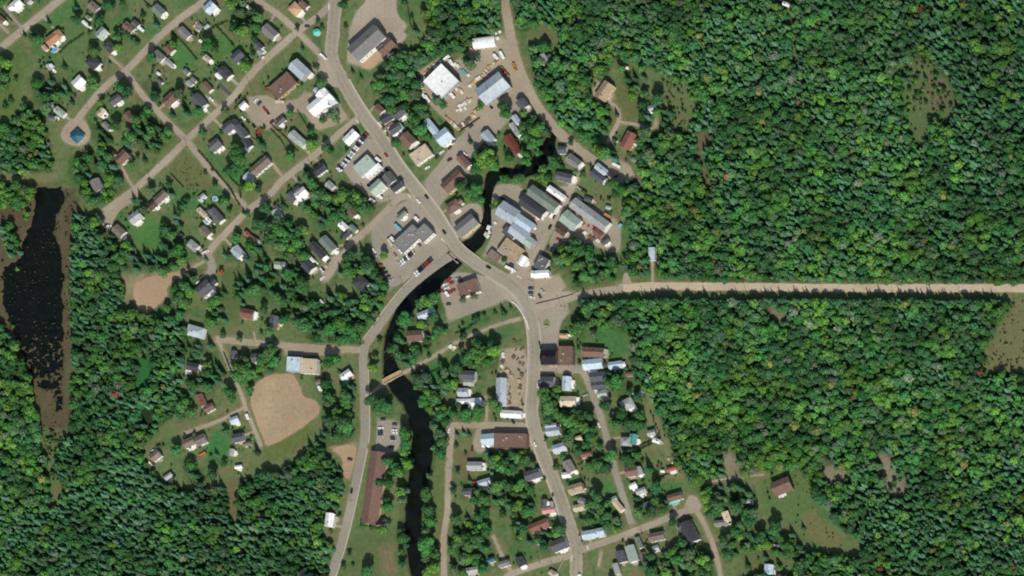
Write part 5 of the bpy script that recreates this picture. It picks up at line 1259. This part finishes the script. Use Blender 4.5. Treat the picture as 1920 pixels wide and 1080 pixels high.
# single trees that stand out: x y kind variant scale colour
SING = """142 15 c 0 .9 2|145 38 b 3 .95 1|205 12 b 2 1.1 1|230 8 b 4 .9 1|268 30 b 4 .8 1|90 44 c 0 .8 0|65 70 b 0 1.0 1|75 75 b 3 1.1 1|45 68 c 2 .8 0|240 65 b 4 .9 1|228 58 b 4 .8 1|222 90 b 3 .8 2|250 75 b 4 .9 1|258 82 b 4 .8 3|285 110 b 3 1.0 1|175 150 b 3 .9 1|180 162 b 0 1.0 0|205 118 c 2 .5 2|120 125 c 2 .9 2
228 165 b 3 1.1 4|240 172 b 3 1.0 1|390 86 b 3 1.2 4|403 92 b 5 .9 1|456 60 b 3 1.2 2|447 55 b 5 .9 2|485 35 b 0 1.1 0|477 75 b 1 .8 1|558 54 b 4 .7 1|596 40 b 4 .7 1|604 52 b 4 .6 1|462 112 b 4 .9 1|474 105 b 4 .8 0|470 120 b 4 .8 3|588 125 c 2 .6 2|595 128 b 4 .7 1|566 90 c 2 .7 2|1 5 b 3 1 0
379 250 b 4 1.1 4|421 208 b 4 1.1 3|445 285 b 3 1.3 1|450 300 b 3 1.3 0|440 292 b 1 1.1 1|490 272 c 1 .9 2|482 262 c 0 .8 2|545 293 b 0 1.0 0|548 298 b 4 .8 3|583 248 b 4 1.1 1|625 215 b 3 1.1 3|630 225 b 1 .9 3|605 225 b 4 1.0 0|545 213 b 4 1.1 0|612 278 b 1 1.0 0|620 285 b 4 .9 4|575 330 b 1 .9 1|572 318 c 2 .8 2|585 345 b 3 1.0 4|590 350 b 0 .9 2|560 340 c 2 .7 1|470 350 b 3 1.1 2|455 350 b 1 .9 1|485 355 b 0 .8 1|397 318 c 2 .5 2
385 325 b 4 .6 1|403 345 b 4 .8 1|344 198 c 2 .9 2|322 215 c 0 .9 2|374 210 b 0 1.0 4|362 178 b 4 .9 1|20 190 b 4 .8 0|10 200 b 4 .8 1|30 150 b 4 .7 1|115 60 b 4 .5 1|165 360 b 0 1.1 2|160 345 b 1 1.0 2|205 345 b 0 1.0 2|212 360 b 1 1.0 0|190 375 b 0 1.1 0|175 372 b 2 1.1 1|255 400 b 4 .8 3|185 408 b 4 1.0 3|190 415 b 4 1.0 3|270 300 c 2 .9 2|258 295 b 4 .7 1|250 375 c 2 1 2
495 240 b 4 .5 1|500 395 c 1 1.0 2|497 390 b 0 1.1 1|490 420 b 3 1.2 1|482 425 b 0 1.1 1|456 398 c 2 .7 2|465 402 b 4 .7 4|445 445 b 0 .9 4|443 452 b 4 1 4|420 478 c 1 .7 1|430 482 b 5 .8 0|445 488 c 2 .8 1|370 480 c 0 .8 1|385 487 c 2 .8 1|400 432 b 4 .7 1|414 380 b 4 .8 1|425 378 b 0 1 4|430 395 b 4 .9 0|338 395 b 4 1.1 1|345 388 b 0 .9 1|320 365 c 1 .9 1|328 405 c 1 .9 1|328 415 c 0 .9 1|340 425 b 4 .8 4|335 470 b 3 1.2 4|335 475 b 1 1.1 1|352 455 b 4 .8 1|352 375 b 4 .8 1
735 205 b 3 1.1 0|728 190 b 3 1.2 1|740 188 b 0 1.1 1|760 200 b 0 .9 1|780 225 b 3 1.2 4|790 245 b 3 1.2 4|780 238 b 1 1.1 1|783 220 b 3 1 1|822 190 b 2 1.1 3|830 198 b 4 1 4|882 122 b 3 1.2 3|875 112 b 0 1 0|895 110 b 4 1 3|758 8 b 4 .9 1|772 33 b 4 .6 1|778 60 c 1 .9 1|700 165 b 4 .8 2|660 135 c 2 .7 2|676 145 c 2 .7 2|645 10 b 3 .9 1|648 50 b 4 .6 1|915 292 b 3 1.3 2|920 300 b 3 1.3 2|905 305 b 3 1.2 2|925 310 b 2 1.1 4|895 290 b 1 1.0 0|912 280 b 2 .8 3|880 265 c 2 .9 2
893 318 b 3 1.1 1|900 202 b 4 .9 2|905 195 b 4 .7 4|948 205 b 3 1.1 1|950 215 b 3 1.1 4|940 200 b 1 1 1|865 350 b 3 1.1 1|885 362 b 3 1.2 1|895 355 b 3 1.1 4|890 372 b 3 1.0 1|930 380 b 4 1 2|925 388 b 4 .8 1|1125 285 b 3 1.3 2|1135 290 b 3 1.2 4|1120 280 b 1 1.1 2|1150 298 c 1 1 1|1145 285 c 1 1 2|1070 268 b 4 .8 1|1100 250 b 4 1 3|1155 215 c 0 .7 2|1138 200 b 4 .7 1|1095 190 b 4 .6 2|1080 322 b 4 .8 0|1092 330 b 4 1 0|1150 345 b 3 1.1 0|1165 355 b 3 1.1 4|1155 365 b 0 1 1|1175 340 b 4 .8 1|1185 355 b 1 .9 3
1080 460 b 3 1.2 0|1085 470 b 3 1.3 1|1075 452 b 1 1.1 0|1048 488 b 3 1.1 3|1042 495 b 2 1.1 3|1055 500 b 4 1 1|1110 485 c 1 .9 1|1146 492 b 3 1 1|1175 400 b 3 1.2 0|1180 420 b 3 1.1 1|945 487 b 4 .8 4|803 565 b 3 1.2 2|815 560 b 3 1.2 0|760 598 b 3 1.2 4|750 605 b 1 1 0|790 570 b 0 1.1 0|868 562 b 4 1 3|888 555 b 4 1 3|895 545 b 4 .6 1|820 620 b 0 1 1|815 630 b 4 1 4|835 622 b 4 .9 0|860 615 c 2 .5 2|867 608 b 4 .5 1|888 600 b 4 .7 1|896 597 b 4 .8 1|908 592 b 4 .6 1|928 588 b 4 .6 1|940 580 c 2 .8 2|945 590 b 4 .8 0|956 575 c 2 .6 2|868 632 b 4 1 1|804 668 b 4 .6 1|825 680 b 4 .9 1|833 690 c 0 .8 1
865 655 b 4 .9 1|895 645 b 3 1 1|925 650 b 3 1.1 1|885 665 b 3 1.2 0|900 670 b 3 1.2 2|915 680 b 3 1.1 4|895 685 b 1 1 0|738 655 b 3 1 1|712 640 b 4 .8 0|705 670 b 4 .9 2|700 690 b 3 1 2|698 680 b 4 .8 2|745 635 b 1 1 1|1085 615 b 3 1.3 1|1092 605 b 3 1.1 1|1075 625 b 4 1 2|1165 605 b 3 1 3|1155 600 b 3 1.1 3|1145 608 b 4 1 1|1083 652 c 2 .6 2|1157 715 b 3 1.2 4|1140 716 b 3 .9 0|1180 735 b 1 .9 1|1195 715 b 4 1 1|1190 675 b 3 1 1|1020 735 b 3 1.1 0|1025 750 b 3 1.2 0|1030 765 b 3 1.2 0|1022 775 b 1 1.1 1|1040 770 b 3 1 1|1065 790 b 3 1.3 0|1080 790 b 3 1.2 2|1095 800 b 3 1.2 0|1075 805 b 1 1.2 1|1105 780 b 3 1 1
1105 815 b 3 1 1|1125 735 b 4 .7 4|1135 760 b 3 1 1|1165 775 b 3 1.1 1|1155 795 b 3 1.1 0|1190 795 b 3 1.1 1|1150 790 b 4 1 1|1145 855 b 3 1.1 4|1175 860 b 3 1 1|1195 745 b 0 1 1|1100 835 b 1 1 1|1085 845 b 1 .9 1|1120 885 b 4 .7 1|1125 838 b 4 1 1|1055 855 b 4 .9 4|1042 875 b 4 .9 1|1120 930 b 3 1.2 1|1115 945 b 3 1.1 0|1105 950 b 1 1 0|1230 915 b 3 1.1 1|1250 940 c 1 .8 2|1220 960 b 3 1 1|1200 950 b 4 .9 1|1242 955 b 3 1 0|712 905 b 0 .9 1|728 865 b 3 1.0 1|738 870 b 1 1 1|745 880 b 3 1.1 0|735 885 b 4 1 4|728 905 b 3 1 1|727 950 b 3 1 4|725 940 b 1 .9 1
680 985 b 4 .9 4|697 987 b 4 .9 1|717 993 b 3 1 2|655 1038 b 4 .7 1|644 1062 b 4 .8 1|690 1070 b 3 1.1 1|685 1078 b 0 1 1|662 1060 b 4 .5 1|730 980 b 4 .6 1|797 1025 b 3 1.3 4|803 1015 b 3 1.2 4|800 1035 b 0 1.2 4|815 1065 b 3 1.2 2|800 1075 b 1 1.1 2|855 838 b 4 .7 1|858 885 b 4 .8 1|855 815 c 2 .8 1|868 812 c 2 .8 1|878 815 c 2 .8 2|875 775 b 3 1 4|900 770 b 3 1.1 4|925 755 b 3 1.1 0|935 765 b 1 1 0|860 760 b 4 .9 1|850 775 b 3 1 1|850 920 b 4 1 1|842 1018 c 2 .9 2|910 960 b 3 1 1|942 965 b 4 1 1|890 988 b 4 .9 1
700 750 b 3 1.3 1|715 755 b 3 1.3 1|708 765 b 1 1.2 1|760 815 b 3 1.2 4|762 835 b 3 1.1 4|758 800 c 1 .9 1|760 850 b 1 1 2|765 870 b 3 1 2|650 745 b 3 1.3 0|650 755 b 3 1.2 0|645 790 b 3 1.4 1|650 800 b 3 1.3 4|640 805 b 1 1.2 1|470 730 b 0 .9 1|435 745 b 1 1 1|430 735 b 3 1 1|395 855 b 4 .5 1|405 852 c 2 .8 1|480 848 c 1 .9 2|400 890 b 0 1.1 1|420 870 b 4 .9 1|470 740 b 4 .5 1|418 700 c 0 .8 2|412 695 c 1 .9 2|405 685 c 0 .8 2|360 720 b 3 1 1|390 700 b 3 1 1|545 565 c 2 .6 2|540 580 c 2 .8 2|490 625 b 4 .6 3|575 610 b 3 1.2 4|620 618 b 3 1.3 4|632 605 b 3 1.1 1
530 600 b 1 1 1|538 598 b 0 .9 4|495 580 b 1 .9 1|455 570 c 0 .8 1|450 550 c 0 .8 1|418 630 b 4 .9 3|450 635 b 4 .9 3|508 645 b 4 .9 0|455 690 b 3 1.3 0|445 705 b 3 1.2 0|465 700 b 3 1.2 0|505 665 b 3 1.1 0|512 655 b 3 1 0|515 680 b 3 1 4|648 570 c 1 1 1|665 565 c 1 1 1|690 575 c 1 .9 1|680 590 b 3 1 1|700 550 c 0 1 1|655 633 b 3 1.1 4|645 636 b 3 1 4|635 640 b 1 1 4|670 636 b 3 .9 4|617 680 b 3 1.1 4|630 675 b 1 1 4|720 480 b 3 .8 2|655 480 b 3 1.1 1|690 495 b 3 1.3 1|695 510 c 1 1.1 1|700 535 c 1 1.1 1
1412 962 b 3 1 3|1455 985 b 3 1.1 1|1450 995 b 3 1 4|1475 1025 b 3 1.2 0|1480 1035 b 3 1.2 0|1410 1032 b 4 .8 4|1433 1045 c 1 .9 1|1505 990 c 2 .8 2|1358 1010 b 1 1 1|1400 1060 c 0 .9 2|1530 925 b 3 1.3 1|1540 935 b 3 1.2 1|1550 950 c 1 1 1|1545 920 c 1 1 2|1720 140 c 2 .7 2|1733 148 c 0 .8 2|1766 195 c 2 .6 2|1752 165 b 4 .6 1|52 402 b 4 .9 2|50 410 b 4 .7 2|33 505 b 4 .6 2|25 612 b 4 .5 2"""
CI = {0: 0, 1: 1, 2: 2, 3: 3, 4: 4}
for q in SING.replace('\n', '|').split('|'):
    v = q.split(); x, y, i, sc, ci = float(v[0]), float(v[1]), int(v[3]), float(v[4]), int(v[5])
    if v[2] == 'b': cc, wd = BROADC[ci]; tree(x, y, "broad", i, sc*1.17, hsv_jit(cc, R), wd, "broadleaf trees in the town")
    else: cc, wd = CONC[min(ci, 2)]; tree(x, y, "con", i, sc*1.1, hsv_jit(cc, R), wd, "spruce trees in the town")
tree(415, 509, "broad", 4, .9, [float(v) for v in lin((176,92,50))/K], "bright orange", None, "bright orange-red leafy bush north of the big slate house")
tree(1185, 412, "broad", 4, .9, [float(v) for v in lin((116,74,56))/K], "rusty brown", None, "rusty brown tree at the forest edge east of the long storage building")
placed = [(x, y) for _, look, x, y in THINGS if "tree" in look or "spruce" in look]
def clear_build(X, Y, pad):
    ok = np.ones(X.shape, bool)
    for bx, by, hl, hw2, a_ in BUILD_XY:
        dx, dy = X-bx, -(Y-by); u = dx*math.cos(a_)+dy*math.sin(a_); v = -dx*math.sin(a_)+dy*math.cos(a_)
        ok &= ~((np.abs(u) < hl+pad) & (np.abs(v) < hw2+pad))
    return ok
def sample(poly, sp, jit=.45):
    xs = [p[0] for p in poly]; ys = [p[1] for p in poly]
    gx, gy = np.meshgrid(np.arange(min(xs), max(xs)+sp, sp), np.arange(min(ys), max(ys)+sp, sp*.87))
    gx[1::2] += sp/2; gx = gx+rng.uniform(-jit, jit, gx.shape)*sp; gy = gy+rng.uniform(-jit, jit, gy.shape)*sp
    X, Y = gx.ravel(), gy.ravel(); m_ = pip(X, Y, poly); return X[m_], Y[m_]
def water_clear(X, Y, pad):
    D, W = seg_dist(X, Y, RIVER); ok = D > W/2+pad
    return ok & ~pip(X, Y, POND)
sp_all = []
for poly, sp, cs in GROVES:
    X, Y = sample(poly, sp*.9)
    k_ = road_clear(X, Y, 7) & clear_build(X, Y, 6) & water_clear(X, Y, 1)
    for x, y in zip(X[k_], Y[k_]):
        if min((abs(x-a_)+abs(y-b_) for a_, b_ in placed), default=99) < sp*.55: continue
        placed.append((x, y)); sp_all.append((x, y, "con" if R.random() < cs else "broad"))
RT = random.Random(33)
for bx, by, hl, hw2, a_ in BUILD_XY:
    if hl*hw2*4 < 150 or RT.random() < .3: continue
    for _ in range(RT.choice((1, 1, 2))):
        t_ = RT.uniform(0, 6.28); q_ = max(hl, hw2)+RT.uniform(9, 22); x, y = bx+q_*math.cos(t_), by+q_*math.sin(t_); X = np.array([x]); Y = np.array([y])
        if 880 < x < 1160 and 340 < y < 480 or 780 < x < 980 and 60 < y < 250: continue
        if not (road_clear(X, Y, 4)[0] and clear_build(X, Y, 6)[0] and water_clear(X, Y, 2)[0]): continue
        if min((abs(x-c_)+abs(y-d_) for c_, d_ in placed), default=99) < 13: continue
        placed.append((x, y)); sp_all.append((x, y, "con" if RT.random() < .3 else "broad"))
capb, capc = 300-TC["broad"], 300-TC["con"]
R.shuffle(sp_all); rest = []
for x, y, kd in sp_all:
    inside = 0 <= x <= 1920 and 0 <= y <= 1080
    if kd == "broad":
        i = R.choice((0,1,2,3,3,5)); sc = R.uniform(1.0, 1.45); cc, wd = R.choice(BROADC+BROADC[:2])
        if TC["broad"] < 300 and inside: tree(x, y, kd, i, sc, hsv_jit(cc, R), wd, "broadleaf trees in the town")
        else: rest.append((x, y, 0, i, sc, hsv_jit(cc, R)))
    else:
        i = R.randrange(4); sc = R.uniform(.85, 1.25); cc, wd = R.choice(CONC)
        if TC["con"] < 300 and inside: tree(x, y, kd, i, sc, hsv_jit(cc, R), wd, "spruce trees in the town")
        else: rest.append((x, y, 1, i, sc, hsv_jit(cc, R)))
print("TREES", TC, "rest", len(rest))
# ------------------------------------------------------------------ woods: thousands of crowns, one object per wood
def gn_tree():
    ng = bpy.data.node_groups.new("wood_planting", 'GeometryNodeTree')
    ng.interface.new_socket("Geometry", in_out='INPUT', socket_type='NodeSocketGeometry'); ng.interface.new_socket("Geometry", in_out='OUTPUT', socket_type='NodeSocketGeometry')
    n = ng.nodes; l = ng.links; gi = n.new("NodeGroupInput"); go = n.new("NodeGroupOutput"); jo = n.new("GeometryNodeJoinGeometry")
    def na(name, t):
        q = n.new("GeometryNodeInputNamedAttribute"); q.data_type = t; q.inputs["Name"].default_value = name; return q
    ki, va, scl, rot = na("kind", 'INT'), na("variant", 'INT'), na("size", 'FLOAT'), na("turn", 'FLOAT')
    cx = n.new("ShaderNodeCombineXYZ"); l.new(rot.outputs["Attribute"], cx.inputs[2])
    for k, kind in enumerate(("broad", "con")):
        cmp_ = n.new("FunctionNodeCompare"); cmp_.data_type = 'INT'; cmp_.operation = 'EQUAL'; l.new(ki.outputs["Attribute"], cmp_.inputs[2]); cmp_.inputs[3].default_value = k
        for part in ("crown", "trunk"):
            src = [o for (kk, pp, o) in SRC if kk[0] == kind and pp == part]; src.sort(key=lambda o: o.data.name)
            ji = n.new("GeometryNodeJoinGeometry")
            for o in src:
                oi = n.new("GeometryNodeObjectInfo"); oi.inputs["Object"].default_value = o; oi.inputs["As Instance"].default_value = True; oi.transform_space = 'ORIGINAL'; l.new(oi.outputs["Geometry"], ji.inputs[0])
            ip = n.new("GeometryNodeInstanceOnPoints"); l.new(gi.outputs[0], ip.inputs["Points"]); l.new(cmp_.outputs[0], ip.inputs["Selection"]); l.new(ji.outputs[0], ip.inputs["Instance"])
            ip.inputs["Pick Instance"].default_value = True; l.new(va.outputs["Attribute"], ip.inputs["Instance Index"]); l.new(cx.outputs[0], ip.inputs["Rotation"]); l.new(scl.outputs["Attribute"], ip.inputs["Scale"]); l.new(ip.outputs[0], jo.inputs[0])
    l.new(jo.outputs[0], go.inputs[0]); return ng
NG = gn_tree()
def wood(name, label, rows):
    me_ = bpy.data.meshes.new(name); n_ = len(rows); me_.vertices.add(n_)
    co_ = []
    for x, y, k, i, sc, c in rows:
        hh = (BH[i]*.58 if k == 0 else CH[i]*.45)*sc; p = P(x, y); co_ += [p.x+LX*hh, p.y-LY*hh, 0.0]
    me_.vertices.foreach_set("co", co_)
    for nm, t, vals in (("kind", 'INT', [r[2] for r in rows]), ("variant", 'INT', [r[3] for r in rows]), ("size", 'FLOAT', [r[4] for r in rows]), ("turn", 'FLOAT', list(rng.uniform(0, 6.28, n_)))):
        at_ = me_.attributes.new(nm, t, 'POINT'); at_.data.foreach_set("value", vals)
    at_ = me_.attributes.new("tint", 'FLOAT_COLOR', 'POINT'); at_.data.foreach_set("color", [v for r in rows for v in (*r[5], 1.0)])
    o = bpy.data.objects.new(name, me_); col.objects.link(o); md = o.modifiers.new("planting", 'NODES'); md.node_group = NG
    o["kind"] = "stuff"; o["label"] = label; o["category"] = "trees"; return o
def tint_at(x, y, cs):
    pt = float(fbm(np.array([x/55.+3]), np.array([y/55.+8]), 3)[0]); p2 = float(fbm(np.array([x/30.+70]), np.array([y/30.+40]), 3)[0])
    share = cs+(pt-.5)*1.3
    for bx_, by_, br_, bv_ in ((1680,490,90,.14),(1450,880,60,.12),(1300,700,170,.05),(1740,810,70,.12),(1560,800,120,.06),(1100,600,60,.1),(1000,20,80,.1),(1020,70,60,.06),(20,740,90,.08),(1650,960,50,.12),(60,260,90,.14),(30,60,120,.1)):
        q_ = math.hypot(x-bx_, y-by_)
        if q_ < br_: p2 += bv_*(1-q_/br_)*1.5
    for cx_, cy_, r_, v in ((1780,80,200,.3),(1850,200,180,.3),(1800,1000,260,.35),(1650,950,160,.2),(150,990,260,.15),(450,1000,200,.25),(1680,490,90,-.4),(1500,750,260,-.3),(1720,830,140,-.2),(1400,640,180,-.2),(1100,120,120,-.2),(1300,700,120,-.3),(860,50,60,-.1),(10,780,90,-.3)):
        d_ = math.hypot(x-cx_, y-cy_)
        if d_ < r_: share += v*(1-d_/r_)*1.3
    if R.random() < share: k = 1; cc = CONC[0 if R.random() < .5 else (1 if R.random() < .6 else 2)][0]
    else:
        k = 0
        if p2 > .58: cc = R.choice([(88,134,54), (78,128,56), (98,136,60)])
        elif p2 < .46: cc = R.choice([(62,108,56), (56,102,56), (78,112,72)])
        else: cc = R.choice([(72,118,56), (66,112,58), (84,116,70), (66,120,58)])
        u = R.random()
        if u < .002: cc = (128,80,58)
        elif u < .012: cc = (128,130,66)
        elif u < .05: cc = (104,118,92)
    g2 = .86+.30*min(1, max(0, (pt-.3)/.4))
    return k, tuple(min(255, c_*g2) for c_ in cc)
for nm, lb, poly, sp, cs in FOREST:
    X, Y = sample(poly, sp*.84, .5); k_ = water_clear(X, Y, 3) & clear_build(X, Y, 4)
    inb = (X > -50) & (X < 1970) & (Y > -50) & (Y < 1130); k_ &= np.where(inb, road_clear(X, Y, 5), True)
    for g_ in GAPS: k_ &= ~pip(X+rng.uniform(-6,6,X.shape), Y+rng.uniform(-6,6,X.shape), g_)
    rows = []
    for x, y in zip(X[k_], Y[k_]):
        if R.random() < .05: continue
        k, cc = tint_at(x, y, cs); i = R.choice((0,1,1,5,5,4,0,3)) if k == 0 else R.randrange(4)
        sc = R.uniform(.75, 1.35) if k == 0 else R.uniform(.7, 1.2)
        rows.append((x, y, k, i, sc, hsv_jit(cc, R, .13)))
    if "south-east" in lb:
        for q_ in range(130):
            x = 1085+q_*6.1+R.uniform(-2, 2); y = 566+R.uniform(-2.5, 3)
            rows.append((x, y, 1 if R.random() < .75 else 0, R.randrange(4), R.uniform(.85, 1.2), hsv_jit(CONC[0][0], R, .1)))
    X, Y = sample(poly, sp*.92, .5); k_ = water_clear(X, Y, 2) & clear_build(X, Y, 4) & road_clear(X, Y, 4)
    for g_ in GAPS: k_ &= ~(pip(X+rng.uniform(-5,5,X.shape), Y+rng.uniform(-5,5,X.shape), g_) & (rng.random(X.shape) > .12))
    for x, y in zip(X[k_], Y[k_]):
        k, cc = tint_at(x, y, 0); rows.append((x, y, 0, R.choice((0,2,4,5)), R.uniform(.42, .72), hsv_jit(cc, R, .12)))
    print(nm, len(rows)); wood(nm, lb, rows)
if rest: wood("grove", "further garden trees scattered between the houses of the town", rest)
# undergrowth: bushes along the woods' edges and reeds in the marsh
rows = []
for poly, n_, cols_, s0, s1 in ((pl("0,395 60,360 62,400 45,450 36,480 5,500 0,560"), 40, [(96,108,60),(92,84,62)], .12, .3), (pl("122,355 146,356 140,470 134,560 136,640 122,640 120,520"), 60, [(98,86,62),(88,96,56)], .1, .25),
        (pl("20,640 60,720 110,770 130,830 62,815 60,760"), 60, [(100,88,64)], .1, .25), (pl("320,305 345,285 398,345 360,375"), 40, [(84,96,56),(96,92,60)], .1, .2), (pl("1688,105 1740,108 1803,190 1735,278 1700,220"), 90, [(84,112,60),(96,116,66)], .15, .45),
        (pl("1235,150 1300,160 1295,240 1240,245"), 45, [(90,112,62)], .15, .4), (pl("1000,100 1130,140 1140,230 1050,240"), 40, [(96,128,60)], .2, .35), (pl("1845,690 1900,560 1990,550 1990,690"), 80, [(104,112,70),(120,112,80)], .12, .3), (pl("1430,900 1510,890 1590,1040 1500,1005"), 40, [(90,116,58)], .1, .25),
        (pl("1195,720 1215,730 1290,880 1275,900"), 30, [(92,112,60)], .2, .4), (pl("80,800 125,820 140,930 95,900"), 130, [(96,112,66),(80,108,60)], .2, .5), (pl("5,520 45,470 110,400 118,480 118,740 100,770 60,690 20,600"), 300, [(66,62,44),(58,54,40),(84,80,54)], .05, .2)):
    xs = [p[0] for p in poly]; ys = [p[1] for p in poly]
    for _ in range(n_*2):
        x, y = R.uniform(min(xs), max(xs)), R.uniform(min(ys), max(ys))
        if bool(pip(np.array([x]), np.array([y]), poly)[0]): rows.append((x, y, 0, R.choice((0,2,4)), R.uniform(s0, s1), hsv_jit(R.choice(cols_), R, .2)))
RB = random.Random(21)
for bx, by, hl, hw2, a_ in BUILD_XY:
    for _ in range(RB.randint(2, 6)):
        u = RB.choice((-1, 1))*(hl+RB.uniform(3, 14)); v = RB.uniform(-1, 1)*(hw2+10)
        if RB.random() < .5: u, v = RB.uniform(-1, 1)*(hl+10), RB.choice((-1, 1))*(hw2+RB.uniform(3, 14))
        x, y = bx+u*math.cos(a_)+v*math.sin(a_), by-u*math.sin(a_)+v*math.cos(a_); X = np.array([x]); Y = np.array([y])
        if road_clear(X, Y, 2)[0] and clear_build(X, Y, 2)[0] and water_clear(X, Y, 2)[0]: rows.append((x, y, 0, RB.choice((0,2,4)), RB.uniform(.14, .42), hsv_jit(RB.choice([(62,100,54),(74,108,56),(84,96,62)]), R, .2)))
wood("undergrowth", "low bushes and marsh plants dotted over gardens, rough ground and pond margins", rows)


write_labels()
